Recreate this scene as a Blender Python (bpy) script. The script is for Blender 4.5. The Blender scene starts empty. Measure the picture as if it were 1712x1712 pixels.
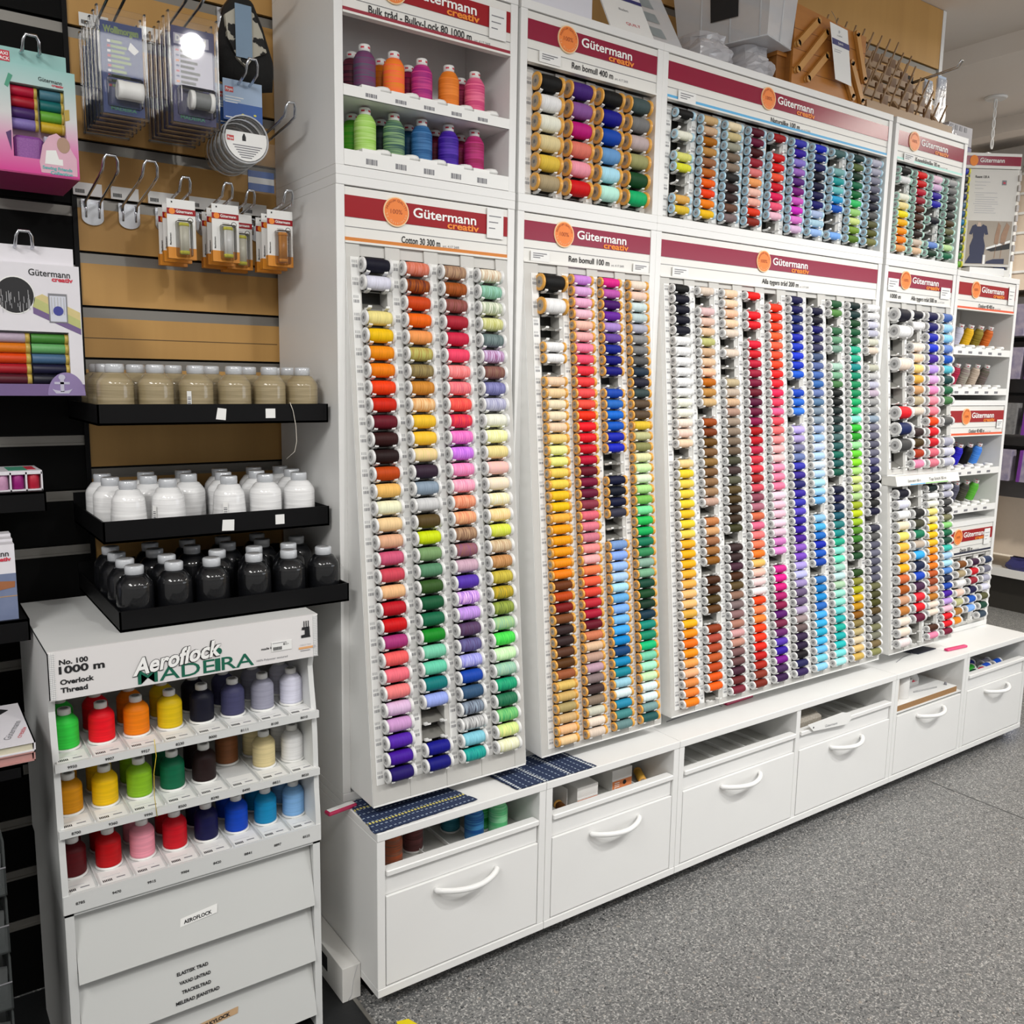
import bpy, math, random
from mathutils import Vector, Matrix
random.seed(7)
SC = bpy.context.scene
COL = SC.collection
R = math.radians
PI = math.pi

# ------------------------------------------------------------------ camera, world, lights, exposure
def make_camera():
    cam = bpy.data.cameras.new('camera')
    o = bpy.data.objects.new('camera', cam); COL.objects.link(o)
    yaw, pitch, roll = R(54.749), R(-8.534), R(0.9646)
    cy, sy, cp, sp = math.cos(yaw), math.sin(yaw), math.cos(pitch), math.sin(pitch)
    f = Vector((cy*cp, sy*cp, sp)); r = Vector((sy, -cy, 0)); u = r.cross(f)
    c, s = math.cos(roll), math.sin(roll)
    r2 = r*c + u*s; u2 = -r*s + u*c
    m = Matrix((r2, u2, -f)).transposed().to_4x4()
    m.translation = Vector((-0.7407, -1.4904, 1.25))
    o.matrix_world = m
    cam.sensor_width = 36; cam.sensor_height = 36; cam.sensor_fit = 'HORIZONTAL'
    cam.lens = 1493.49*36/1712
    cam.clip_start = 0.05; cam.clip_end = 60
    SC.camera = o
make_camera()

w = bpy.data.worlds.new('world'); SC.world = w; w.use_nodes = True
w.node_tree.nodes['Background'].inputs[0].default_value = (1.0, 0.97, 0.93, 1)
w.node_tree.nodes['Background'].inputs[1].default_value = 0.47
SC.view_settings.view_transform = 'Standard'; SC.view_settings.look = 'None'
SC.view_settings.gamma = 1.0; SC.view_settings.use_curve_mapping = False
SC.view_settings.exposure = 0.0

def area(name, loc, target, sx, sy, power, col=(1, .985, .96), spread=180):
    l = bpy.data.lights.new(name, 'AREA'); l.shape = 'RECTANGLE'; l.size = sx; l.size_y = sy
    l.energy = power; l.color = col; l.spread = R(spread)
    o = bpy.data.objects.new(name, l); COL.objects.link(o); o.location = loc
    d = Vector(target) - Vector(loc); o.rotation_euler = d.to_track_quat('-Z', 'Y').to_euler()
    return o
def spot(name, loc, target, power, size=70, blend=.6, rad=.05, col=(1, .985, .96)):
    l = bpy.data.lights.new(name, 'SPOT'); l.energy = power; l.spot_size = R(size); l.spot_blend = blend
    l.shadow_soft_size = rad; l.color = col
    o = bpy.data.objects.new(name, l); COL.objects.link(o); o.location = loc
    d = Vector(target) - Vector(loc); o.rotation_euler = d.to_track_quat('-Z', 'Y').to_euler()
    return o
# assumed track spots of the aisle, unseen, in front of and above the racks
spot('unseen_spot', (0.35, -1.75, 2.5), (0.35, 0.05, 0.70), 46, 72, .9, .04)
spot('unseen_spot', (1.25, -1.75, 2.5), (1.20, 0.05, 0.72), 98, 72, .9, .04)
spot('unseen_spot', (2.15, -1.75, 2.5), (2.05, 0.05, 0.72), 96, 72, .9, .04)
# unseen fill lights added under the ceiling, left side included
area('ceiling_fill', (1.2, -2.3, 2.58), (1.2, -2.3, 0), 2.4, .5, 22)
area('ceiling_fill', (-1.9, -1.5, 2.58), (-1.9, -1.5, 0), .6, 1.2, 55)
area('ceiling_fill', (-0.75, -1.9, 2.56), (-.35, .3, 1.1), .5, .5, 16)
# assumed daylight from an unseen window opposite the racks, far right of the frame
area('assumed_window_light', (5.0, -3.3, 1.60), (5.0, 0, 1.60), 4.6, 1.2, 50, (.86, .92, 1.0))  # area light added to put sheen on the sign bands
spot('unseen_spot', (3.2, -1.2, 2.5), (4.5, 1.0, .7), 260, 70, .8, .07, (1, .95, .86))  # extra unseen spot, added only to brighten the far gondola
area('ceiling_fill', (3.6, -0.6, 2.56), (3.6, -0.6, 0), .5, 1.6, 36, (1, .95, .86))  # fill light added to lift the right end of the shop
area('ceiling_fill', (5.6, 0.6, 2.56), (5.6, 0.6, 0), .6, 1.8, 45, (1, .9, .75))

# ------------------------------------------------------------------ materials
MATS = {}
def lin(c):
    return tuple(((x/12.92) if x <= .04045 else ((x+.055)/1.055)**2.4) for x in c)
def hx(s):
    if len(s) == 3: s = ''.join(k*2 for k in s)
    return lin([int(s[i:i+2], 16)/255 for i in (0, 2, 4)])
def mat(name, col, rough=.5, metal=0., noise=0., scale=60., bump=0., alpha=1., trans=0., emit=0., coat=0., spec=.5, stretch=None, col2=None):
    if name in MATS: return MATS[name]
    if isinstance(col, str): col = hx(col)
    m = bpy.data.materials.new(name); m.use_nodes = True
    nt = m.node_tree; b = nt.nodes['Principled BSDF']
    b.inputs['Base Color'].default_value = (*col, 1)
    b.inputs['Roughness'].default_value = rough; b.inputs['Metallic'].default_value = metal
    b.inputs['Specular IOR Level'].default_value = spec
    if coat: b.inputs['Coat Weight'].default_value = coat; b.inputs['Coat Roughness'].default_value = .08
    if alpha < 1: b.inputs['Alpha'].default_value = alpha
    if trans: b.inputs['Transmission Weight'].default_value = trans; b.inputs['IOR'].default_value = 1.2
    if emit: b.inputs['Emission Color'].default_value = (*col, 1); b.inputs['Emission Strength'].default_value = emit
    if noise or bump:
        tc = nt.nodes.new('ShaderNodeTexCoord'); n = nt.nodes.new('ShaderNodeTexNoise')
        n.inputs['Scale'].default_value = scale; n.inputs['Detail'].default_value = 4
        src = tc.outputs['Object']
        if stretch:
            mp = nt.nodes.new('ShaderNodeMapping'); mp.inputs['Scale'].default_value = stretch
            nt.links.new(src, mp.inputs['Vector']); src = mp.outputs['Vector']
        nt.links.new(src, n.inputs['Vector'])
        if noise:
            mx = nt.nodes.new('ShaderNodeMix'); mx.data_type = 'RGBA'
            c2 = hx(col2) if isinstance(col2, str) else (col2 or tuple(k*(1-noise) for k in col))
            mx.inputs['A'].default_value = (*col, 1); mx.inputs['B'].default_value = (*c2, 1)
            nt.links.new(n.outputs['Fac'], mx.inputs['Factor']); nt.links.new(mx.outputs['Result'], b.inputs['Base Color'])
        if bump:
            bp = nt.nodes.new('ShaderNodeBump'); bp.inputs['Strength'].default_value = bump; bp.inputs['Distance'].default_value = .002
            nt.links.new(n.outputs['Fac'], bp.inputs['Height']); nt.links.new(bp.outputs['Normal'], b.inputs['Normal'])
    MATS[name] = m
    return m
W_ = mat('white_laminate', (.80, .80, .785), .42, noise=.03, scale=8)
WP = mat('white_plastic', (.82, .82, .80), .35, noise=.02, scale=30)
WS = mat('white_sign_board', (.78, .77, .73), .4, noise=.02, scale=10)
RED = mat('crimson_sign_band', (.27, .004, .034), .22, noise=.05, scale=6, spec=.5)
REDA = mat('red_sign_band', (.32, .008, .014), .34, noise=.05, scale=6, spec=.25)
ORG = mat('orange_badge', (.86, .22, .03), .4, noise=.05, scale=40)
ORD = mat('brown_badge_ink', (.35, .06, .01), .5, noise=.05)
ORL = mat('cream_badge_ring', (.9, .62, .35), .5, noise=.05)
ORT = mat('orange_ink', (.88, .25, .02), .5, noise=.05)
TXW = mat('white_ink', (.9, .9, .88), .5, noise=.02)
BLK = mat('black_ink', (.012, .012, .014), .6, noise=.1)
GRI = mat('grey_ink', (.22, .22, .24), .6, noise=.1)
GRL = mat('light_grey_ink', (.48, .48, .5), .6, noise=.05)
LNE = mat('grey_seam', (.30, .30, .31), .6, noise=.05)
CAV = mat('shaded_channel', (.025, .025, .022), .6, noise=.1)  # near-black colour stands in for shade deep in the spool slots
RAIL = mat('grey_rail_plastic', (.56, .55, .52), .45, noise=.05)
RMP = mat('shaded_ramp_plastic', (.20, .195, .175), .45, noise=.06)  # ramp grey darkened, slot shade is put into its colour
BLKP = mat('black_metal', (.0035, .0035, .004), .5, noise=.2, scale=30, spec=.15)
STEEL = mat('chrome_wire', (.62, .64, .68), .22, metal=1., noise=.05)
ALU = mat('aluminium_rail', (.24, .23, .21), .42, metal=.5, noise=.08, scale=20)
PAP = mat('white_paper', (.82, .82, .80), .6, noise=.03, scale=20)
def clear_mat(name, rough, body):
    m = bpy.data.materials.new(name); m.use_nodes = True; nt = m.node_tree; out = nt.nodes['Material Output']; nt.nodes.remove(nt.nodes['Principled BSDF'])
    tr = nt.nodes.new('ShaderNodeBsdfTransparent'); gl = nt.nodes.new('ShaderNodeBsdfGlossy'); df = nt.nodes.new('ShaderNodeBsdfDiffuse'); fr = nt.nodes.new('ShaderNodeFresnel')
    gl.inputs['Roughness'].default_value = rough; gl.inputs['Color'].default_value = (.7, .7, .7, 1); fr.inputs['IOR'].default_value = 1.45; df.inputs['Color'].default_value = (.8, .82, .85, 1)
    m1 = nt.nodes.new('ShaderNodeMixShader'); m2 = nt.nodes.new('ShaderNodeMixShader'); m1.inputs[0].default_value = body
    nt.links.new(tr.outputs[0], m1.inputs[1]); nt.links.new(df.outputs[0], m1.inputs[2]); nt.links.new(fr.outputs[0], m2.inputs[0])
    nt.links.new(m1.outputs[0], m2.inputs[1]); nt.links.new(gl.outputs[0], m2.inputs[2]); nt.links.new(m2.outputs[0], out.inputs['Surface'])
    MATS[name] = m; return m
CLEAR = clear_mat('clear_plastic', .03, .015)
CLEAR2 = mat('frosted_plastic', (.80, .82, .85), .3, alpha=.52, spec=.6, noise=.04)

def thread_mat(name, rough=.6, coat=0., freq=800.):
    m = bpy.data.materials.new(name); m.use_nodes = True; nt = m.node_tree; b = nt.nodes['Principled BSDF']
    a1 = nt.nodes.new('ShaderNodeAttribute'); a1.attribute_type = 'OBJECT'; a1.attribute_name = 'tint'
    a2 = nt.nodes.new('ShaderNodeAttribute'); a2.attribute_type = 'OBJECT'; a2.attribute_name = 'tint2'
    tc = nt.nodes.new('ShaderNodeTexCoord'); mp = nt.nodes.new('ShaderNodeMapping')
    oi = nt.nodes.new('ShaderNodeObjectInfo')
    ad = nt.nodes.new('ShaderNodeVectorMath'); ad.operation = 'ADD'
    mp.inputs['Scale'].default_value = (freq, freq*.05, freq*.05)
    n = nt.nodes.new('ShaderNodeTexNoise'); n.inputs['Scale'].default_value = 1.; n.inputs['Detail'].default_value = 2
    nt.links.new(tc.outputs['Object'], mp.inputs['Vector']); nt.links.new(mp.outputs['Vector'], ad.inputs[0])
    nt.links.new(oi.outputs['Location'], ad.inputs[1]); nt.links.new(ad.outputs['Vector'], n.inputs['Vector'])
    mr = nt.nodes.new('ShaderNodeMapRange'); mr.inputs['From Min'].default_value = .40; mr.inputs['From Max'].default_value = .60
    nt.links.new(n.outputs['Fac'], mr.inputs['Value'])
    mx = nt.nodes.new('ShaderNodeMix'); mx.data_type = 'RGBA'
    nt.links.new(mr.outputs['Result'], mx.inputs['Factor'])
    nt.links.new(a1.outputs['Color'], mx.inputs['A']); nt.links.new(a2.outputs['Color'], mx.inputs['B'])
    nt.links.new(mx.outputs['Result'], b.inputs['Base Color'])
    bp = nt.nodes.new('ShaderNodeBump'); bp.inputs['Strength'].default_value = .35; bp.inputs['Distance'].default_value = .001
    nt.links.new(n.outputs['Fac'], bp.inputs['Height']); nt.links.new(bp.outputs['Normal'], b.inputs['Normal'])
    b.inputs['Roughness'].default_value = rough
    b.inputs['Specular IOR Level'].default_value = .22
    if coat: b.inputs['Coat Weight'].default_value = coat; b.inputs['Coat Roughness'].default_value = .06
    return m
THR = thread_mat('sewing_thread')
THRC = thread_mat('cone_thread', .5, 0., 30.)       # cones: wound about z
THRW = thread_mat('wrapped_cone_thread', .5, .8, 30.)
for m_ in (THRC, THRW):
    for nd in m_.node_tree.nodes:
        if nd.type == 'MAPPING': nd.inputs['Scale'].default_value = (8, 8, 260)

# ------------------------------------------------------------------ mesh builder
WL = {}
class MB:
    def __init__(s): s.v = []; s.f = []; s.m = []; s.sm = []; s.mats = []
    def mi(s, m):
        if m not in s.mats: s.mats.append(m)
        return s.mats.index(m)
    def add(s, vs, fs, m, smooth=False):
        b = len(s.v); s.v += [tuple(v) for v in vs]; k = s.mi(m)
        for f in fs: s.f.append([b+i for i in f]); s.m.append(k); s.sm.append(smooth)
        return s
    def hexa(s, p, m):
        return s.add(p, [(0, 3, 2, 1), (4, 5, 6, 7), (0, 1, 5, 4), (1, 2, 6, 5), (2, 3, 7, 6), (3, 0, 4, 7)], m)
    def box(s, x0, y0, z0, x1, y1, z1, m):
        x0, x1 = min(x0, x1), max(x0, x1); y0, y1 = min(y0, y1), max(y0, y1); z0, z1 = min(z0, z1), max(z0, z1)
        return s.hexa([(x0, y0, z0), (x1, y0, z0), (x1, y1, z0), (x0, y1, z0), (x0, y0, z1), (x1, y0, z1), (x1, y1, z1), (x0, y1, z1)], m)
    def quad(s, a, b, c, d, m): return s.add([a, b, c, d], [(0, 1, 2, 3)], m)
    def rbox(s, x0, y0, z0, x1, y1, z1, r, m, seg=3):     # box with rounded edges about z and softened top and bottom
        pts = []
        for cx, cy, a0 in ((x1-r, y1-r, 0), (x0+r, y1-r, 90), (x0+r, y0+r, 180), (x1-r, y0+r, 270)):
            for i in range(seg+1):
                a = R(a0+90*i/seg); pts.append((cx+r*math.cos(a), cy+r*math.sin(a)))
        n = len(pts); mx, my = (x0+x1)/2, (y0+y1)/2
        e = r*.6
        sh = lambda k: [(mx+(x-mx)*k[0], my+(y-my)*k[1]) for x, y in pts]
        kx, ky = 1-2*e/max(x1-x0, 1e-6), 1-2*e/max(y1-y0, 1e-6)
        rings = [(sh((kx, ky)), z0), (pts, z0+e), (pts, z1-e), (sh((kx, ky)), z1)]
        vs = [(x, y, z) for q, z in rings for x, y in q]
        fs = [tuple(range(n-1, -1, -1)), tuple(range(3*n, 4*n))]
        for k in range(3):
            for i in range(n): j = (i+1) % n; fs.append((k*n+i, k*n+j, (k+1)*n+j, (k+1)*n+i))
        return s.add(vs, fs, m)
    def lathe(s, prof, c, ax, seg, m, smooth=True, caps=(True, True)):
        vs = []; fs = []
        for t, r in prof:
            for i in range(seg):
                a = 2*PI*i/seg; u, v = r*math.cos(a), r*math.sin(a)
                vs.append({'x': (c[0]+t, c[1]+u, c[2]+v), 'y': (c[0]+u, c[1]+t, c[2]+v), 'z': (c[0]+u, c[1]+v, c[2]+t)}[ax])
        n = len(prof)
        for k in range(n-1):
            for i in range(seg):
                j = (i+1) % seg
                q = (k*seg+i, k*seg+j, (k+1)*seg+j, (k+1)*seg+i)
                fs.append(q[::-1] if ax == 'y' else q)
        s.add(vs, fs, m, smooth)
        b = len(s.v)-len(vs); k = s.mi(m)
        if caps[0]: s.f.append([b+i for i in range(seg)][::-1]); s.m.append(k); s.sm.append(False)
        if caps[1]: s.f.append([b+(n-1)*seg+i for i in range(seg)]); s.m.append(k); s.sm.append(False)
        return s
    def tube(s, path, r, m, seg=8, closed=False):
        P = [Vector(p) for p in path]; n = len(P); vs = []; fs = []
        up = None
        for i in range(n):
            a = P[(i-1) % n] if (i > 0 or closed) else P[i]; b = P[(i+1) % n] if (i < n-1 or closed) else P[i]
            t = (b-a).normalized()
            if up is None:
                up = Vector((0, 0, 1)) if abs(t.z) < .9 else Vector((1, 0, 0))
            x = t.cross(up)
            if x.length < 1e-4: x = t.cross(Vector((1, .3, 0)))
            x.normalize(); y = x.cross(t).normalized(); up = y
            for k in range(seg):
                an = 2*PI*k/seg; vs.append(P[i]+x*(r*math.cos(an))+y*(r*math.sin(an)))
        for i in range(n if closed else n-1):
            for k in range(seg):
                j = (k+1) % seg; i2 = (i+1) % n
                fs.append((i*seg+k, i2*seg+k, i2*seg+j, i*seg+j))
        if not closed:
            fs.append(tuple(range(seg))); fs.append(tuple((n-1)*seg+k for k in range(seg))[::-1])
        return s.add(vs, fs, m, True)
    def prism(s, poly, y0, y1, m, plane='xz'):    # polygon in a plane, extruded along the third axis
        n = len(poly)
        f = {'xz': lambda p, t: (p[0], t, p[1]), 'xy': lambda p, t: (p[0], p[1], t), 'yz': lambda p, t: (t, p[0], p[1])}[plane]
        vs = [f(p, y0) for p in poly]+[f(p, y1) for p in poly]
        fs = [tuple(range(n)), tuple(range(2*n-1, n-1, -1))]+[(i, i+n, (i+1) % n+n, (i+1) % n) for i in range(n)]
        return s.add(vs, fs, m)
    def disc(s, c, ru, rv, u, v, m, seg=24, n=1):
        c, u, v = Vector(c), Vector(u), Vector(v)
        return s.add([c+u*(ru*math.cos(2*PI*i/seg))+v*(rv*math.sin(2*PI*i/seg)) for i in range(seg)], [tuple(range(seg))], m)
    def text(s, t, o, u, v, h, m, width=None, bold=0., shear=0., align='L', maxw=None):
        vs, fs, w0 = text_mesh(t, bold, shear)
        k = h; kx = k
        if width: kx = width/max(w0, 1e-6)
        elif maxw and w0*k > maxw: kx = maxw/w0
        o, u, v = Vector(o), Vector(u), Vector(v); off = 0 if align == 'L' else -(w0*kx)/2 if align == 'C' else -w0*kx
        s.add([o+u*(x*kx+off)+v*(y*k) for x, y in vs], fs, m)
        return w0*kx
    def build(s, name, parent=None, bevel=0.):
        me = bpy.data.meshes.new(name)
        off = Vector(WL.get(parent.name, (0, 0, 0))) if parent else Vector((0, 0, 0))
        me.from_pydata([(v[0]-off[0], v[1]-off[1], v[2]-off[2]) for v in s.v], [], s.f)
        for m in s.mats: me.materials.append(m)
        me.polygons.foreach_set('material_index', s.m); me.polygons.foreach_set('use_smooth', s.sm); me.update()
        o = bpy.data.objects.new(name, me); COL.objects.link(o)
        if parent: o.parent = parent; WL[o.name] = tuple(off)
        else: WL[o.name] = (0, 0, 0)
        if bevel:
            bm = o.modifiers.new('bevel', 'BEVEL'); bm.width = bevel; bm.segments = 2; bm.limit_method = 'ANGLE'
        return o
TXC = {}; CAPH = 1.0
def text_mesh(t, bold=0., shear=0.):
    k = (t, bold, shear)
    if k in TXC: return TXC[k]
    c = bpy.data.curves.new('t', 'FONT'); c.body = t; c.size = 1.0; c.offset = bold; c.shear = shear; c.resolution_u = 3
    o = bpy.data.objects.new('t', c)
    me = bpy.data.meshes.new_from_object(o)
    vs = [(v.co.x, v.co.y) for v in me.vertices]; fs = [tuple(p.vertices) for p in me.polygons]
    x0 = min((v[0] for v in vs), default=0); x1 = max((v[0] for v in vs), default=1)
    vs = [((x-x0)/CAPH, y/CAPH) for x, y in vs]; x1 = x0+(x1-x0)/CAPH
    bpy.data.objects.remove(o); bpy.data.curves.remove(c); bpy.data.meshes.remove(me)
    TXC[k] = (vs, fs, x1-x0)
    return TXC[k]

_h = text_mesh('H')
CAPH = max(v[1] for v in _h[0]); TXC.clear()

def tag(o, label, cat, group=None):
    o['label'] = label; o['category'] = cat
    if group: o['group'] = group
    return o
def thing(name, label, cat, loc, group=None, rot=None):
    o = bpy.data.objects.new(name, None); COL.objects.link(o); o.location = loc; o.empty_display_size = .02
    if rot: o.rotation_euler = rot
    WL[o.name] = tuple(loc)
    return tag(o, label, cat, group)
def struct(o):
    o['kind'] = 'structure'; return o
def link(name, me, parent, loc=(0, 0, 0)):
    o = bpy.data.objects.new(name, me); COL.objects.link(o); o.parent = parent; o.location = loc
    return o
ORDS = 'zeroth first second third fourth fifth sixth seventh eighth ninth tenth eleventh twelfth thirteenth fourteenth fifteenth sixteenth seventeenth eighteenth nineteenth'.split()
TENS = {2: 'twentieth twenty', 3: 'thirtieth thirty', 4: 'fortieth forty'}
def ordinal(n):
    if n < 20: return ORDS[n]
    a, b = TENS[n//10].split()
    return a if n % 10 == 0 else b+'-'+ORDS[n % 10]
NAMED = {'black': '111', 'white': 'fff', 'grey': '888', 'light grey': 'ccc', 'dark grey': '445', 'red': 'd11', 'dark red': '812', 'wine': '502', 'orange': 'f70', 'rust': 'b41', 'brown': '742', 'dark brown': '421', 'tan': 'ca7', 'beige': 'edc', 'cream': 'fec',
         'yellow': 'fd2', 'gold': 'da1', 'pale yellow': 'ee9', 'olive': '883', 'lime': 'bd2', 'green': '2a4', 'dark green': '143', 'sage': '7a8', 'mint': '9dc', 'teal': '188', 'blue': '14b', 'navy': '114', 'light blue': '9ce', 'sky blue': '4ae', 'steel blue': '568',
         'purple': '527', 'violet': '74b', 'lavender': 'b9d', 'plum': '424', 'magenta': 'c17', 'pink': 'f8a', 'pale pink': 'fcd', 'coral': 'f65', 'salmon': 'e98', 'crimson': 'c13', 'rose': 'c57', 'peach': 'fb8', 'taupe': '876', 'khaki': 'bb7', 'orchid': 'c6b'}
def rgb3(s): return [int(c, 16)/15 for c in s]
def cname(s):
    s = s.split('/')[0]; a = rgb3(s)
    return min(NAMED, key=lambda k: sum(w_*(x-y)**2 for w_, x, y in zip((1, 1.3, .8), a, rgb3(NAMED[k]))))
def set_tint(o, code):
    p = code.split('/'); a = hx(p[0])
    k = .86/max(.86, *a); a = tuple(max(.003, q*k) for q in a)
    b = hx(p[1]) if len(p) > 1 else tuple(q*.86 for q in a)
    o['tint'] = [*a, 1.]; o['tint2'] = [*b, 1.]
# ------------------------------------------------------------------ the room
F = .157; FLOOR = -.045; CEIL = 2.606; WY = .48
def floor_mat():
    m = bpy.data.materials.new('speckled_vinyl'); m.use_nodes = True; nt = m.node_tree; b = nt.nodes['Principled BSDF']
    tc = nt.nodes.new('ShaderNodeTexCoord')
    def noise(sc, lo, hi):
        n = nt.nodes.new('ShaderNodeTexNoise'); n.inputs['Scale'].default_value = sc; n.inputs['Detail'].default_value = 3
        nt.links.new(tc.outputs['Object'], n.inputs['Vector'])
        r = nt.nodes.new('ShaderNodeMapRange'); r.inputs['From Min'].default_value = lo; r.inputs['From Max'].default_value = hi
        nt.links.new(n.outputs['Fac'], r.inputs['Value']); return r.outputs['Result']
    def mix(fac, a, bb):
        x = nt.nodes.new('ShaderNodeMix'); x.data_type = 'RGBA'; nt.links.new(fac, x.inputs['Factor'])
        for k, v in (('A', a), ('B', bb)):
            if isinstance(v, tuple): x.inputs[k].default_value = (*v, 1)
            else: nt.links.new(v, x.inputs[k])
        return x.outputs['Result']
    c = mix(noise(150, .42, .58), (.115, .118, .118), (.19, .19, .186))
    c = mix(noise(230, .56, .62), c, (.44, .43, .41))
    c = mix(noise(190, .60, .66), c, (.025, .027, .03))
    c = mix(noise(70, .66, .70), c, (.30, .27, .24))
    nt.links.new(c, b.inputs['Base Color']); b.inputs['Roughness'].default_value = .5
    return m
FLM = floor_mat()
struct(MB().box(-3, -5, FLOOR-.05, 9, 4, FLOOR, FLM).build('floor'))
CEM = mat('ceiling_paint', (.80, .74, .68), .8, noise=.04, scale=2)
struct(MB().box(-3, -5, CEIL, 9, 4, CEIL+.05, CEM).build('ceiling'))
for i, (x, ww) in enumerate(((3.02, .13), (4.12, .13))):
    struct(MB().box(x-ww/2, -3.5, CEIL-.075, x+ww/2, 3.9, CEIL, CEM).build('trim_%d' % (i+1)))
WALLM = mat('cream_wall_paint', (.78, .66, .50), .8, noise=.04, scale=2)
struct(MB().box(7.5, -5, FLOOR, 7.6, 4, CEIL, WALLM).build('wall_right'))
struct(MB().box(2.6, 3.0, FLOOR, 7.5, 3.1, CEIL, WALLM).build('wall_far'))
# floor seam weld and the black entrance strip by the first base unit
SEAM = mat('seam_weld', (.10, .10, .10), .6, noise=.1)
MATB = mat('black_matting', (.010, .011, .012), .6, noise=.3, scale=120, bump=.2)
struct(MB().box(-2.6, -2.6, FLOOR, -.020, .47, FLOOR+.003, MATB).build('trim_3'))
struct(MB().box(-.020, -2.6, FLOOR, -.012, .47, FLOOR+.005, ALU).build('trim_4'))
struct(MB().box(2.005, -4.5, FLOOR, 2.009, -.02, FLOOR+.0012, SEAM).build('trim_5'))

WOOD = mat('beech_slat_laminate', (.60, .35, .115), .5, noise=.45, scale=3., stretch=(6, 6, .5), col2=(.44, .245, .075), spec=.3)
BLKW = mat('black_slat_laminate', (.0030, .0030, .0030), .6, noise=.2, spec=.1)
# slatwall: boards between aluminium rails; wood behind and above the cabinets, black at the far left
def slats(name, x0, x1, zs, ztop, m, rail_m=ALU):
    b = MB(); g = .012
    lev = sorted(zs)
    cuts = [FLOOR]+lev+[ztop]
    for i in range(len(cuts)-1):
        a = cuts[i]+(g if i else 0); c = cuts[i+1]-(g if i < len(cuts)-2 else 0)
        b.box(x0, WY, a, x1, WY+.018, c, m)
    b.box(x0, WY+.018, FLOOR, x1, WY+.03, ztop, m)
    o = struct(b.build(name))
    for z in lev:
        r = MB()
        r.box(x0, WY+.004, z-g, x1, WY+.012, z+g*.62, rail_m); r.box(x0, WY+.001, z-g, x1, WY+.004, z-g*.6, rail_m)
        r.box(x0, WY+.010, z+g*.62, x1, WY+.016, z+g, BLKP)
        rr = r.build('slat_rail', o); rr['kind'] = 'structure'
    return o
WZ = [.40, .51, .62, .73, .84, .95, 1.045, 1.16, 1.265, 1.367, 1.472, 1.577, 1.683, 1.785, 1.888, 1.99, 2.085, 2.18, 2.285, 2.39]
slats('wall_back', -.402, 2.545, WZ, CEIL-.002, WOOD)
BZ = [.446+.1113*i for i in range(-3, 19)]
slats('wall_left', -2.2, -.402, [z for z in BZ if z > 0], CEIL-.002, BLKW)
struct(MB().box(2.545, WY-.002, 2.0, 2.565, WY+.035, CEIL-.002, W_).build('trim_6'))
struct(MB().box(-.407, WY-.004, FLOOR, -.398, WY, CEIL-.002, BLKP).build('trim_7'))
struct(MB().box(-.398, WY-.0006, 1.3145, -.001, WY, 1.316, mat('brown_seam', (.10, .055, .02), .6, noise=.1)).build('trim_8'))

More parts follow.
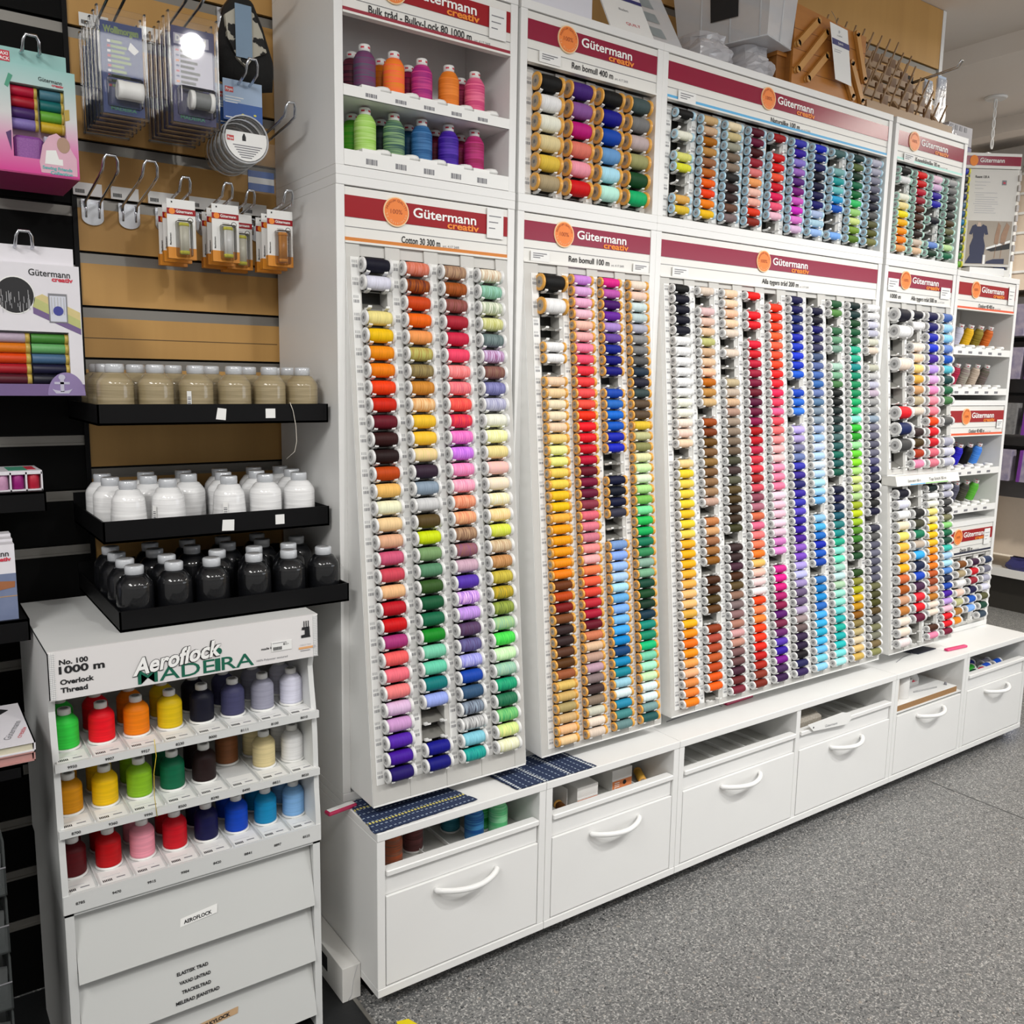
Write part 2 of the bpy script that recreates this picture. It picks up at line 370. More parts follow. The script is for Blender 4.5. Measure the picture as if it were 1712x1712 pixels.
# ------------------------------------------------------------------ display cabinets
T = .018
HDR = 'white sign board'
def header(par, x0, x1, zt, bx, prod, px, pw, stripe=None, band=None, upper=False, ph=.0125, small=None, qr=True, cards=()):
    """Sign board of one cabinet: red band, badge, lettering, product line."""
    y = F+.003; U, V = (1, 0, 0), (0, 0, 1); band = band or RED
    hb = .104 if upper else .107
    b = MB(); b.box(x0, y, zt-hb, x1, y+.012, zt-.002, WS)
    b.box(x0, y-.0012, zt-.0765, x1, y, zt-.0755, LNE)
    b.box(x0, y-.004, zt-hb, x1, y, zt-hb+.004, WS)
    s = b.build('sign_board', par)
    MB().box(x0+.0005, y-.0015, zt-.058, x1-.0005, y, zt-.0175, band).build('sign_band', s)
    if stripe:
        MB().box(x0, y-.0016, zt-hb+.004, x1, y, zt-hb+.011, stripe).build('colour_stripe', s)
    zc = zt-.038; yb = y-.0035
    g = MB(); g.lathe([(0, .0285), (.001, .0285), (.002, .0275)], (bx, yb, zc), 'y', 32, ORL)
    g = MB(); 
    g.lathe([(-.003, .0285), (0, .0285)], (bx, y-.0008, zc), 'y', 36, ORL)
    g.disc((bx, y-.0041, zc), .0262, .0262, (1, 0, 0), V, ORG, 36)
    g.text('100%', (bx, y-.0046, zc-.004), U, V, .0085, ORD, align='C', width=.026)
    for t, up, rr in (('PREMIUM QUALITY', 1, .0195), ('by Gütermann', -1, .0235)):
        n = len(t); span = R(150)
        for i, ch in enumerate(t):
            if ch == ' ': continue
            a = (PI/2+span/2-span*i/(n-1)) if up > 0 else (-PI/2-span/2+span*i/(n-1))
            ux = Vector((math.sin(a), 0, -math.cos(a)))*up; vx = Vector((math.cos(a), 0, math.sin(a)))*up
            o = Vector((bx, y-.0046, zc))+Vector((math.cos(a), 0, math.sin(a)))*rr
            g.text(ch, o, ux, vx, .0042, ORD if up > 0 else ORL, align='C')
    g.build('badge', s)
    L = MB()
    L.text('Gütermann', (bx+.039, y-.0022, zc-.005), U, V, .0180, TXW, width=.151, bold=.018)
    L.build('brand_lettering', s)
    L = MB(); L.text('creativ', (bx+.119, y-.0026, zc-.0185), U, V, .0125, ORT, width=.078, bold=.03)
    L.build('creativ_lettering', s)
    L = MB(); zp = zt-.0955 if not upper else zt-.0935
    if isinstance(prod, str): prod = [(prod, px, pw)]
    for t, a, ww in prod:
        L.text(t, (a, y-.0012, zp), U, V, ph, BLK, width=ww, bold=.014)
    L.text('art. 4.17 24/R', (prod[-1][1]+prod[-1][2]+.006, y-.0012, zp), U, V, .005, GRI, maxw=.045)
    L.build('product_lettering', s)
    for (cx, cz, cw, ch) in cards:
        c = MB(); c.box(cx, y-.0045, cz, cx+cw, y-.0030, cz+ch, PAP)
        for i in range(3):
            c.box(cx+cw*.12, y-.0052, cz+ch*(.72-.2*i), cx+cw*(.85-.18*i), y-.0045, cz+ch*(.72-.2*i)+.0018, GRI)
        c.build('price_card', s)
    return s
def carcass(par, x0, x1, z0, z1, yb=.47, m=W_, back=True, yf=F, bottom=True, name='carcass', yback=None):
    b = MB()
    b.box(x0, yf, z0+(T if bottom else 0), x0+T, yb, z1-T, m); b.box(x1-T, yf, z0+(T if bottom else 0), x1, yb, z1-T, m)
    b.box(x0, yf-.001, z1-T, x1, yb, z1, m)
    if bottom: b.box(x0, yf-.001, z0, x1, yb, z0+T, m)
    if back: b.box(x0+T, (yback or yb-.006)-.006, z0+T, x1-T, yback or yb-.006, z1-T, m)
    return b.build(name, par, .0012)

def bobbin_mesh(L, Rf, m_fl, label=None):
    b = MB(); lab = label or mat('grey_spool_label', (.62, .62, .62), .5, noise=.6, scale=350, col2=(.26, .26, .27)); S = 16; x = -L/2
    hole = mat('spool_hole', (.16, .16, .16), .6, noise=.1)
    b.lathe([(x-.0002, Rf*.20), (x-.0002, Rf*.22)], (0, 0, 0), 'x', S, hole, caps=(True, False))
    b.lathe([(x, Rf*.20), (x, Rf*.66)], (0, 0, 0), 'x', S, lab, False, (False, False))
    b.lathe([(x, Rf*.66), (x, Rf*.94), (x+.0006, Rf), (x+.0042, Rf), (x+.0065, Rf*.80), (x+.0075, Rf*.6), (-x-.0075, Rf*.6), (-x-.0065, Rf*.80), (-x-.0042, Rf), (-x-.0006, Rf), (-x, Rf*.94)], (0, 0, 0), 'x', S, m_fl, True, (False, True))
    return bmesh_of(b, 'bobbin')
def bmesh_of(b, name):
    o = b.build(name); me = o.data; bpy.data.objects.remove(o); return me
def thread_mesh(L, Rt, lobes, m=THR):
    b = MB(); x0 = -L/2+.0062; x1 = -x0; n = 4*lobes+2 if lobes > 1 else 8; pr = [(x0, Rt*.55), (x0+.0004, Rt*.86)]
    for i in range(1, n):
        t = i/n; k = math.sin(PI*t)**.35
        if lobes > 1: k *= 1-.055*(.5+.5*math.cos(2*PI*t*lobes))
        pr.append((x0+(x1-x0)*t, Rt*(.86+.14*k)))
    pr += [(x1-.0004, Rt*.86), (x1, Rt*.55)]
    b.lathe(pr, (0, 0, 0), 'x', 16, m)
    return bmesh_of(b, 'thread')
FL_W = mat('white_spool_flange', (.78, .78, .77), .3, noise=.04)
FL_A = mat('amber_spool_flange', (.80, .40, .07), .3, noise=.1)
FL_B = mat('pale_blue_spool_flange', (.45, .68, .82), .3, noise=.06)
FL_M = mat('mint_spool_flange', (.50, .78, .68), .3, noise=.06)
LAB_T = mat('tan_spool_label', (.55, .45, .33), .5, noise=.4, scale=300, col2=(.20, .17, .15))
SP = {
    'cotton_spool': (bobbin_mesh(.0640, .0150, FL_W), thread_mesh(.0640, .0142, 1)),
    'pure_cotton_spool': (bobbin_mesh(.0625, .0113, FL_A, LAB_T), thread_mesh(.0625, .0110, 3)),
    'large_cotton_spool': (bobbin_mesh(.0690, .0190, FL_A, LAB_T), thread_mesh(.0690, .0178, 1)),
    'all_purpose_spool': (bobbin_mesh(.0610, .0112, FL_W), thread_mesh(.0610, .0110, 3)),
    'silk_spool': (bobbin_mesh(.0630, .0110, FL_B), thread_mesh(.0630, .0106, 3)),
    'buttonhole_silk_spool': (bobbin_mesh(.0660, .0112, FL_M), thread_mesh(.0660, .0108, 3)),
    'jumbo_spool': (bobbin_mesh(.0740, .0215, FL_W), thread_mesh(.0740, .0200, 1)),
    'long_spool': (bobbin_mesh(.0660, .0148, FL_W), thread_mesh(.0660, .0140, 3)),
    'topstitch_spool': (bobbin_mesh(.0640, .0112, FL_W), thread_mesh(.0640, .0108, 3)),
    'denim_spool': (bobbin_mesh(.0600, .0135, FL_W), thread_mesh(.0600, .0130, 1)),
}
def spool(kind, x, y, z, code, label, group):
    t = thing(kind, label, 'thread spool', (x, y, z), group)
    b = link('bobbin', SP[kind][0], t); b.rotation_euler = (random.uniform(0, 6.28), 0, 0)
    h = link('thread', SP[kind][1], t); set_tint(h, code)
    return t
def ys_tilt(z): return .157+(z-1.48)*.0963
def rack(par, xb0, xb1, zb0, zb1, ysf, cols, side_back, labelw=.018):
    """Spool board. cols: dicts with kind, xL, L, R, zs (row axes), codes, lead (axis distance in front of the board)."""
    def P(x, z, w): return (x, ysf(z)-w, z)
    def sbox(b, x0, x1, z0, z1, w0, w1, m):
        b.hexa([P(x0, z0, w1), P(x1, z0, w1), P(x1, z0, w0), P(x0, z0, w0), P(x0, z1, w1), P(x1, z1, w1), P(x1, z1, w0), P(x0, z1, w0)], m)
    xs = sorted({(c['xL'], c['xL']+c['L']) for c in cols})
    b = MB()
    edges = [xb0]+[e for a, c in xs for e in (a+.004, c-.004)]+[xb1]
    for i in range(0, len(edges), 2):
        sbox(b, edges[i], edges[i+1], zb0, zb1, -.032, 0, RAIL)
    sbox(b, xb0, xb1, zb0, zb1, -.040, -.032, CAV)
    zlo = min(min(c['zs']) for c in cols)
    for c in cols:
        zt_ = max(c['zs'])+c['R']+.003
        if zt_ > max(max(q['zs'])+q['R'] for q in cols)-.05: sbox(b, c['xL']+.0042, c['xL']+c['L']-.0042, zt_, zb1, -.030, -.004, RAIL)
        sbox(b, c['xL']+.0042, c['xL']+c['L']-.0042, zb0+.0005, min(c['zs'])-c['R']-.006, -.030, -.0008, RAIL) if min(c['zs'])-zb0 < .09 else None
    if side_back is not None:
        for xa, xc in ((xb0-.0012, xb0-.0004), (xb1+.0004, xb1+.0012)):
            b.hexa([P(xa, zb0, -.0003), P(xc, zb0, -.0003), (xc, side_back, zb0), (xa, side_back, zb0), P(xa, zb1, 0), P(xc, zb1, 0), (xc, side_back+.002, zb1), (xa, side_back+.002, zb1)], WP)
        b.hexa([P(xb0, zb0-.004, 0), P(xb1, zb0-.004, 0), (xb1, side_back, zb0-.004), (xb0, side_back, zb0-.004), P(xb0, zb0-.0004, 0), P(xb1, zb0-.0004, 0), (xb1, side_back, zb0-.0004), (xb0, side_back, zb0-.0004)], WP)
    brd = b.build('rack_board', par)
    for c in cols:
        r = MB(); x0, x1 = c['xL'], c['xL']+c['L']; rad = c['R']; ld = c['lead']
        for z in c['zs']:
            zb = z-rad
            for a in (x0+.0085, x1-.0165):
                pl = [(0, zb-.0045), (ld-.004, zb-.0035), (ld+.006, zb+.001), (ld+.0065, zb+.005), (ld+.001, zb+.0005), (0, zb+.0005)]
                vs = [P(a, q[1], q[0]) for q in pl]+[P(a+.008, q[1], q[0]) for q in pl]; n = len(pl)
                r.add(vs, [tuple(range(n)), tuple(range(2*n-1, n-1, -1))]+[(i, i+n, (i+1) % n+n, (i+1) % n) for i in range(n)], WP)
            # sloping ramp that feeds the next spool
            k = .6*rad
            r.hexa([P(x0+.004, zb-.0035, 0), P(x1-.004, zb-.0035, 0), P(x1-.004, zb+k, -.031), P(x0+.004, zb+k, -.031),
                    P(x0+.004, zb-.0015, 0), P(x1-.004, zb-.0015, 0), P(x1-.004, zb+k+.002, -.031), P(x0+.004, zb+k+.002, -.031)], RMP)
        r.build('spool_rail', brd)
        lb = MB(); lx1 = x0+.001; lx0 = lx1-labelw
        zt = max(c['zs'])+rad; z0 = min(c['zs'])-rad-.004
        lb.hexa([P(lx0, z0, .0012), P(lx1, z0, .0012), P(lx1, z0, 0), P(lx0, z0, 0), P(lx0, zt, .0012), P(lx1, zt, .0012), P(lx1, zt, 0), P(lx0, zt, 0)], PAP)
        for z in c['zs']:
            hh = min(rad*.45, .006); zz = z-hh*.9
            for i in range(5):
                a = lx0+.003+i*.0026
                lb.quad(P(a, zz, .0016), P(a+(.0017 if i % 2 else .0012), zz, .0016), P(a+(.0017 if i % 2 else .0012), zz+hh, .0016), P(a, zz+hh, .0016), GRI)
            for i in range(4):
                a = lx0+.003+i*.0030
                lb.quad(P(a, zz+hh*1.5, .0016), P(a+.0009, zz+hh*1.5, .0016), P(a+.0009, zz+hh*2.4, .0016), P(a, zz+hh*2.4, .0016), GRI)
        lb.build('label_strip', brd)
        k = 0
        for z, code in zip(c['zs'], c['codes']):
            if code == '---': continue
            k += 1
            spool(c['kind'], (x0+x1)/2, ysf(z)-ld, z, code, '%s thread spool, %s from top, %s column, %s' % (cname(code), ordinal(k+c.get('k0', 0)), c['ord'], c['where']), c['group'])
    return brd
def rows(z0, z1, n): return [z0+(z1-z0)*i/(n-1) for i in range(n)]

def cab(x0, x1, z0, z1, label, **k):
    t = thing('display_cabinet', label, 'display cabinet', (x0, F, z0), 'white thread display cabinets along the wall')
    carcass(t, x0, x1, z0, z1, **k)
    return t
ZS = 1.629; ZT = 2.042; ZB = .358
ST_OR = mat('orange_stripe', (.62, .20, .02), .5, noise=.05); ST_RD = mat('dark_red_stripe', (.30, .01, .03), .5, noise=.05)
ST_BL = mat('sky_blue_stripe', (.10, .42, .72), .5, noise=.05); ST_MT = mat('mint_stripe', (.45, .8, .72), .5, noise=.05)
ST_OE = mat('vermilion_stripe', (.72, .10, .03), .5, noise=.05); ST_NV = mat('navy_stripe', (.01, .015, .04), .5, noise=.05)
def split(s): return s.split()

# --- A lower: cotton
A = cab(.0, .418, ZB, ZS, 'tall white cabinet nearest the slatwall with four columns of thick spools', back=False)
header(A, T, .400, 1.611, .129, 'Cotton 30 300 m', .142, .090, ST_OR, REDA, cards=((.345, 1.545, .042, .062),))
AC = [split('112 eef --- fe9 fc0 f90 f80 f40 c20 612 311 211 b40 eb6 eec ec9 da8 c57 c45 eb8 b12 c01 a37 f66 f78 f88 dbd c9c 52a 419 216'),
      split('d87/c64 a51/522 c41 e60 e95 bb6/a84 985/764 c83/b72 ec9/d95 fc3 fc4/eb2 ec9/dc8 323 89a ccc 542 cd0 796 586 352 153 164 182 7ca 6ca 077 9ae --- --- 118 117'),
      split('b97/865 a52/841 955/743 a23 c24 e46 e77/f99 d67/f88 e44/f65 e44/c25 d6b/f8c b6d/d8e f8b/e9c f9b/fbc ea8/d75 d86/eb8 b97/754 857/965 cab/b9a 53a 96c/fcf a8c/c9e 546/535 669/547 88d/bbe 14a 357 9ab/445 ddd/777 8cd/7bc 2a9/188'),
      split('ca8/eed 7a8/9cb 9a8/eed bb6/dda 788/566 958/dce 865/744 88b/669 99b/ccd eed/ddc ee9/ffc dc8/ed9 fcb/ebb fec/edc fea/eed ec8/fda cd3/dd6 b97/dca a74/c96 cb4/a93 ca2/883 9a4/673 ac8/8b9 5d5/3c4 bea/dfc 8ba/aca 2a7/186 375/164 8c7/4a6 bd8/ee9 eed/dda')]
zr = rows(1.4635, .4475, 31)
rack(A, .019, .399, .388, 1.506, ys_tilt, [dict(kind='cotton_spool', xL=.0445+.0885*i, L=.064, R=.0150, zs=zr, codes=AC[i], lead=.012, ord=ORDS[i+1], where='leftmost tall rack', group='spools on the leftmost tall rack') for i in range(4)], F+.02)
# --- B lower: pure cotton
Bc = cab(.426, .842, ZB, ZS, 'tall white cabinet second from the slatwall with amber-ended spools', back=False)
header(Bc, .444, .824, 1.611, .555, 'Ren bomull 100 m', .572, .123, None, cards=((.462, 1.508, .052, .022), (.768, 1.508, .050, .020)))
B1 = split('--- --- eee eee --- fdb fda fec fec fdb fd8 ee9 ee8 fd6 fd5 fc2 fc0 fb4 fa0 fa0 e90 f90 f80 631 b40 711 742 322 322 532 531 953 db6 ca6 a96 ca7 eb8 ec9')
B2 = split('c8d dad fbd fcd fcb fbb f8a f57 e34 f44 f55 f54 f31 e12 d12 c02 b03 602 703 613 834 d67 d78 c78 f99 fbb f85 f64 d43 b23 a13 602 c75 db9 b98 b9a 877 433 876 ccb edc dcb')
B3 = split('d28 b5a 406 629 a8c 649 128 117 117 --- 14a 26b 06c 05b 12a 12b --- --- 013 012 013 334 --- --- 79c 8ae 9be bdf ade 6ad 8bf 7be 4ae 08c 147 08b 189 9cd dee 28a 488 688')
B4 = split('edc ecb cdd bcc aab 888 777 555 234 223 344 543 543 db3 bb8 885 dda cea dec ad8 7b5 7d9 2b5 0a5 175 385 8a9 7a8 143 142 132 134 087 186 0b7 7ca aec ceb dee dee 799 255')
zb = rows(1.475, .420, 42)
wB = 'amber-ended tall rack'; gB = 'spools on the amber-ended tall rack'
bcols = [dict(kind='pure_cotton_spool', xL=.4805+.0868*i, L=.0625, R=.0113, zs=zb[4:] if i == 0 else zb, codes=(B1, B2, B3, B4)[i], lead=.010, ord=ORDS[i+1], where=wB, group=gB, k0=2 if i == 0 else 0) for i in range(4)]
bcols.append(dict(kind='large_cotton_spool', xL=.477, L=.069, R=.0195, zs=[(zb[0]+zb[1])/2, (zb[2]+zb[3])/2], codes=['111', 'eee'], lead=.012, ord='first', where=wB, group=gB))
bcols[-1]['xL'] = .4805; bcols[-1]['L'] = .0625
rack(Bc, .445, .823, .392, 1.506, ys_tilt, bcols, F+.02)
# --- C lower: all purpose
Cc = cab(.842, 1.789, ZB, ZS, 'widest tall white cabinet with ten columns of thin spools', back=False)
header(Cc, .860, 1.771, 1.611, 1.243, 'Alla tygers tråd 200 m', 1.243, .156, None, cards=((.900, 1.507, .056, .024),))
C = ['111 112 112 112 112 fff fff fff fff fff fff ffe ffe fed fdc fdb --- fd9 fd3 fd5 fd4 fd3 fc2 fd3 fd5 fb2 fb0 fb1 fb3 fb5 eb7 eb7 da4 fb1 f90 f70 f90 fa5 fb8 d84 f83 f81',
     'dcb --- dbb dba db9 bb7 ca8 db9 eb9 b60 b84 ca7 --- 940 730 641 753 863 753 864 975 b98 --- b74 c96 964 963 851 --- 420 420 430 530 --- 830 a43 a42 b52 b41 d50 f60 ---',
     'fdb fdb fca eca dcb --- dcb --- --- ba8 ba9 ca8 a87 987 876 765 654 443 433 554 542 431 321 321 331 --- 322 322 423 420 542 865 766 866 a76 c99 b87 755 644 423 622 723',
     'e11 --- e12 d12 --- d13 c12 b13 913 703 602 503 603 804 a01 b12 b24 c34 d34 a22 c45 845 a67 c64 d68 e77 e75 e72 eb6 fcb fdd fee e41 f85 f83 f41 e31 d21 b11 a21 832 721',
     '--- e31 f31 f42 f63 f64 f53 e42 e22 e23 e25 f46 f69 f56 f77 f99 fbb fcc f9b f8a e79 fde fcd fcd ecd dbc c7b d8c --- c28 d18 c17 a16 814 506 724 626 53a 319 708 425 314',
     '114 115 126 127 12a 13b 13c 13b 15c --- 14b 26c 37d --- bae a9c 779 67a 33a 328 226 329 33a 54b 329 319 418 85b 74b a9d bbe 98b 657 657 a9b 988 655 324 213 101 225 325',
     '--- 113 112 116 225 335 457 569 46a 36a 67a 579 789 89a 9ac 9bd cdf bdf def bdf ade 9ce 6ad --- 8bd 4ad 16b 02a 15b 14a --- 37b 17b 18c 26b 4ae 3ad 2ac 4be 6be 7cd 9df',
     '253 584 --- 364 697 798 --- acb 7a8 474 011 011 122 233 244 466 255 065 155 054 --- 013 114 024 156 277 188 2a8 8dc 6db 9cb bdd aca 9dc 8dc 6cc 2aa 1a9 1aa 2bb 7dd aee',
     '022 133 142 153 364 2a8 2a8 088 086 185 085 1a6 3b7 8dc 3b3 292 9d9 6c3 8d2 ad7 cd8 bc7 ac8 9a2 bc1 9b2 582 372 342 142 --- 241 883 aa1 ca0 b80 850 874 ba7 dca db7 ca5',
     'eee ddd ccd bbc ccb dcb --- bba bbb bbc bab 999 999 89a 778 667 556 667 557 225 334 224 112 222 113 --- 334 555 556 667 556 556 556 664 442 441 542 555 775 776 764 885']
zc = rows(1.477, .428, 42)
rack(Cc, .861, 1.770, .399, 1.506, ys_tilt, [dict(kind='all_purpose_spool', xL=.889+.0901*i, L=.061, R=.0112, zs=zc, codes=split(C[i]), lead=.010, ord=ORDS[i+1], where='widest tall rack', group='spools on the widest tall rack') for i in range(10)], F+.02)
# --- D lower
Dc = cab(1.806, 2.213, ZB, ZS, 'narrow tall white cabinet right of the widest one, with extra-large spools', back=False)
header(Dc, 1.824, 2.195, 1.611, 1.921, [('1000 m', 1.848, .056), ('Alla tygers tråd 500 m', 1.962, .148)], 0, 0, None, cards=((1.826, 1.538, .056, .036), (2.125, 1.530, .056, .036)))
wD = 'upper half of narrow right rack'; gD = 'spools in the upper half of the narrow right rack'
wE = 'lower half of narrow right rack'; gE = 'spools in the lower half of the narrow right rack'
D1 = split('112 eee --- edc --- --- d12 125 444 ---')
D2 = split('112 fff --- fed fdb fd8 da4 c96 ba8 dcb --- 322 431 a31 e8a')
D3 = split('114 116 12a 13c 429 b9e dad f9c f9a f89 e40 d12 c12 d67 d78')
D4 = split('46a 9ce 8ce 68c 15b 5bc 144 264 474 --- 555 --- aab ccd bbc')
def ys_d(z): return ys_tilt(z)
dc = [dict(kind='jumbo_spool', xL=1.842, L=.074, R=.0215, zs=rows(1.463, 1.012, 10), codes=D1, lead=.016, ord='first', where=wD, group=gD)]
for i, q in enumerate((D2, D3, D4)):
    dc.append(dict(kind='long_spool', xL=1.934+.0868*i, L=.066, R=.0148, zs=rows(1.468, .999, 15), codes=q, lead=.012, ord=ORDS[i+2], where=wD, group=gD))
rack(Dc, 1.825, 2.194, .968, 1.506, ys_d, dc, F+.02, .012)
d2 = []
for i, q in enumerate(('112 eef fff fec fe7 eb4 ea3 fb1 c63 a51 c97 b73 fed edc fee', '--- --- 222 443 175 ba9 3ae 124 14b 424 d23 d12 613 --- ---')):
    d2.append(dict(kind='long_spool', xL=1.846+.0885*i, L=.066, R=.0148, zs=rows(.909, .434, 15), codes=split(q), lead=.012, ord=ORDS[i+1], where=wE, group=gE))
for i, q in enumerate(('122 fff eed fe8 ed8 fd1 fc1 eb2 e90 f80 d71 b52 942 c86 b72 edc edc --- 421 e8a', 'bbc aab 444 333 775 8c7 164 143 3ba ace ade 58c 124 14a 419 b9d fcd d12 d12 713')):
    d2.append(dict(kind='topstitch_spool', xL=2.022+.0880*i, L=.064, R=.0112, zs=rows(.916, .431, 20), codes=split(q), lead=.010, ord=ORDS[i+3], where=wE, group=gE))
rack(Dc, 1.825, 2.194, .402, .935, ys_d, d2, F+.02, .012)
y_ = ys_d(.955)
s_ = MB(); s_.hexa([(1.826, y_-.034, .936), (2.192, y_-.034, .936), (2.192, y_+.02, .936), (1.826, y_+.02, .936), (1.826, y_-.026, .966), (2.192, y_-.026, .966), (2.192, y_+.02, .966), (1.826, y_+.02, .966)], WS)
mid = s_.build('middle_sign', Dc)
s_ = MB()
yl = lambda z: y_-.0345+(z-.936)*.27
s_.quad((1.90, yl(.937), .937), (1.985, yl(.937), .937), (1.985, yl(.940), .940), (1.90, yl(.940), .940), ST_BL)
s_.quad((1.987, yl(.937), .937), (2.12, yl(.937), .937), (2.12, yl(.940), .940), (1.987, yl(.940), .940), mat('green_stripe', (.25, .6, .15), .5, noise=.05))
s_.text('Extra stark 100 m', (1.890, yl(.946)-.001, .946), (1, 0, 0), (0, .27, 1), .008, BLK, maxw=.07)
s_.text('Top Stitch 30 m', (2.010, yl(.946)-.001, .946), (1, 0, 0), (0, .27, 1), .009, BLK, width=.10)
s_.build('middle_lettering', mid)

# --- uppers
YU = .180
ysu = lambda z: YU
Au = cab(.0, .418, ZS, ZT, 'upper white cabinet nearest the slatwall, two open shelves of variegated cones', yback=.34)
header(Au, T, .400, ZT-T, .125, 'Bulk tråd - Bulky-Lock 80 1000 m', .072, .232, ST_RD, REDA, True, .0135, cards=((.345, 1.945, .042, .060),))
Bu = cab(.426, .842, ZS, ZT, 'upper white cabinet with six rows of fat amber-ended spools', back=False)
header(Bu, .444, .824, ZT-T, .553, 'Ren bomull 400 m', .567, .121, None, None, True, cards=((.475, 1.925, .058, .022),))
BU = ['111 eee eed dc9 db4 a97', '427 859 b17 d76 e9a c01', '111 118 04a 69c ade bed', '455 777 baa 996 142 0a6']
rack(Bu, .444, .824, 1.652, 1.918, ysu, [dict(kind='large_cotton_spool', xL=.473+.0885*i, L=.069, R=.0190, zs=rows(1.888, 1.679, 6), codes=split(BU[i]), lead=.014, ord=ORDS[i+1], where='fat-spool upper rack', group='spools on the fat-spool upper rack') for i in range(4)], None)
Cu = cab(.842, 1.789, ZS, ZT, 'wide upper white cabinet with ten columns of blue-ended spools', back=False)
header(Cu, .860, 1.771, ZT-T, 1.225, 'Natursilke 100 m', 1.242, .120, ST_BL, None, True, cards=((.895, 1.920, .060, .026),))
CU = ['111 --- eed --- dd7 dd3 --- --- da5 db3', 'ca7 ca8 a60 b84 964 b62 f60 f40 f80 eb1', 'edb cb8 998 765 876 222 322 322 643 766', '502 603 401 923 d77 fa6 fcb fba d31 821', '901 --- c01 d11 f53 c02 d15 e57 ebc ---',
      '33a 319 87c 96b 527 717 c5b c2b d7c dbd', '12b 127 115 112 113 114 116 abd acd 9be', '466 --- 7aa 299 6bb 29c 15b --- --- 7ae', '133 563 132 164 063 3b6 9c7 cd8 793 572', 'bbc aab 889 667 334 223 555 553 552 774']
rack(Cu, .860, 1.771, 1.652, 1.918, ysu, [dict(kind='silk_spool', xL=.895+.0887*i, L=.063, R=.0110, zs=rows(1.897, 1.671, 10), codes=split(CU[i]), lead=.014, ord=ORDS[i+1], where='blue-ended upper rack', group='spools on the blue-ended upper rack') for i in range(10)], None)
Du = cab(1.806, 2.213, ZS, ZT, 'narrow upper white cabinet with mint-ended spools', back=False)
header(Du, 1.824, 2.195, ZT-T, 1.908, 'Knapphålssilke 30 m', 1.925, .137, ST_MT, None, True, cards=((1.858, 1.922, .054, .024),))
DU = ['111 eee --- eed ed9 ed1 fb0 f90 f80 d95', 'd01 c01 b13 923 521 421 421 211 cba db9', 'ecd dbd 329 22a --- 112 --- --- 68c 132', 'aaa 777 555 333 333 431 664 131 bd9 164']
rack(Du, 1.824, 2.195, 1.652, 1.918, ysu, [dict(kind='buttonhole_silk_spool', xL=1.846+.0890*i, L=.066, R=.0112, zs=rows(1.896, 1.668, 10), codes=split(DU[i]), lead=.014, ord=ORDS[i+1], where='mint-ended upper rack', group='spools on the mint-ended upper rack') for i in range(4)], None)
# grey filler strips between cabinets
FILL = mat('grey_filler_strip', (.34, .34, .33), .6, noise=.05)
struct(MB().box(.4185, F+.012, ZB, .4255, .46, ZT-.005, FILL).build('trim_9'))
struct(MB().box(1.7895, F+.012, ZB, 1.8055, .46, ZT-.005, FILL).build('trim_10'))
# ------------------------------------------------------------------ cones
CAPW = mat('white_cap', (.78, .78, .76), .35, noise=.03); CAPR = mat('red_cap_print', (.6, .03, .06), .5, noise=.05)
CAPD = mat('cap_recess', (.30, .30, .30), .5, noise=.1)
def cone_meshes(h, r, cr, capm, thr, base=True, taper=.04, red=False, seg=24, baser=1.08):
    k = h
    b = MB(); z0 = .004 if base else 0
    b.lathe([(z0, r*.97), (z0+.002, r), (k*.64, r*(1-taper)), (k*.70, r*(.96-taper)), (k*.755, r*(.84-taper)), (k*.83, cr*1.25), (k*.85, cr*.95)], (0, 0, 0), 'z', seg, thr)
    th = bmesh_of(b, 'thread')
    b = MB()
    b.lathe([(k*.85, cr*.9), (k*.86, cr), (k*.985, cr), (k, cr*.9), (k, cr*.62)], (0, 0, 0), 'z', seg, capm, True, (False, False))
    b.lathe([(k-.0006, cr*.64)]*1+[(k-.0004, cr*.6)], (0, 0, 0), 'z', seg, CAPR if red else CAPD, False, (True, True))
    if red:
        for a0 in (3.6, 4.9, 6.2): b.add([(cr*1.006*math.cos(a0+.16*i), cr*1.006*math.sin(a0+.16*i), k*z) for z in (.905, .945) for i in range(5)], [(i, i+1, i+6, i+5) for i in range(4)], CAPR, True)
    cp = bmesh_of(b, 'spool_cap')
    bd = None
    if base:
        b = MB(); b.lathe([(0, r*baser*.97), (.0005, r*baser), (.0035, r*baser), (.004, r*.9)], (0, 0, 0), 'z', seg, CAPW); bd = bmesh_of(b, 'base_disc')
    return th, cp, bd
CN = {
    'bulk': cone_meshes(.086, .0218, .0115, CAPW, THRC, True, .0, True),
    'stand': cone_meshes(.0700, .0212, .0105, CAPW, THRC, True, .0, False),
    'tall': cone_meshes(.082, .0172, .0100, CAPW, THRC, True, .0, True),
    'wrapped': cone_meshes(.103, .0315, .0160, mat('wrapped_cap', (.55, .57, .60), .18, noise=.1, coat=.6), THRW, False, .02),
    'wrapped_taper': cone_meshes(.103, .0335, .0160, mat('wrapped_cap', (.55, .57, .60), .18), THRW, False, .14),
}
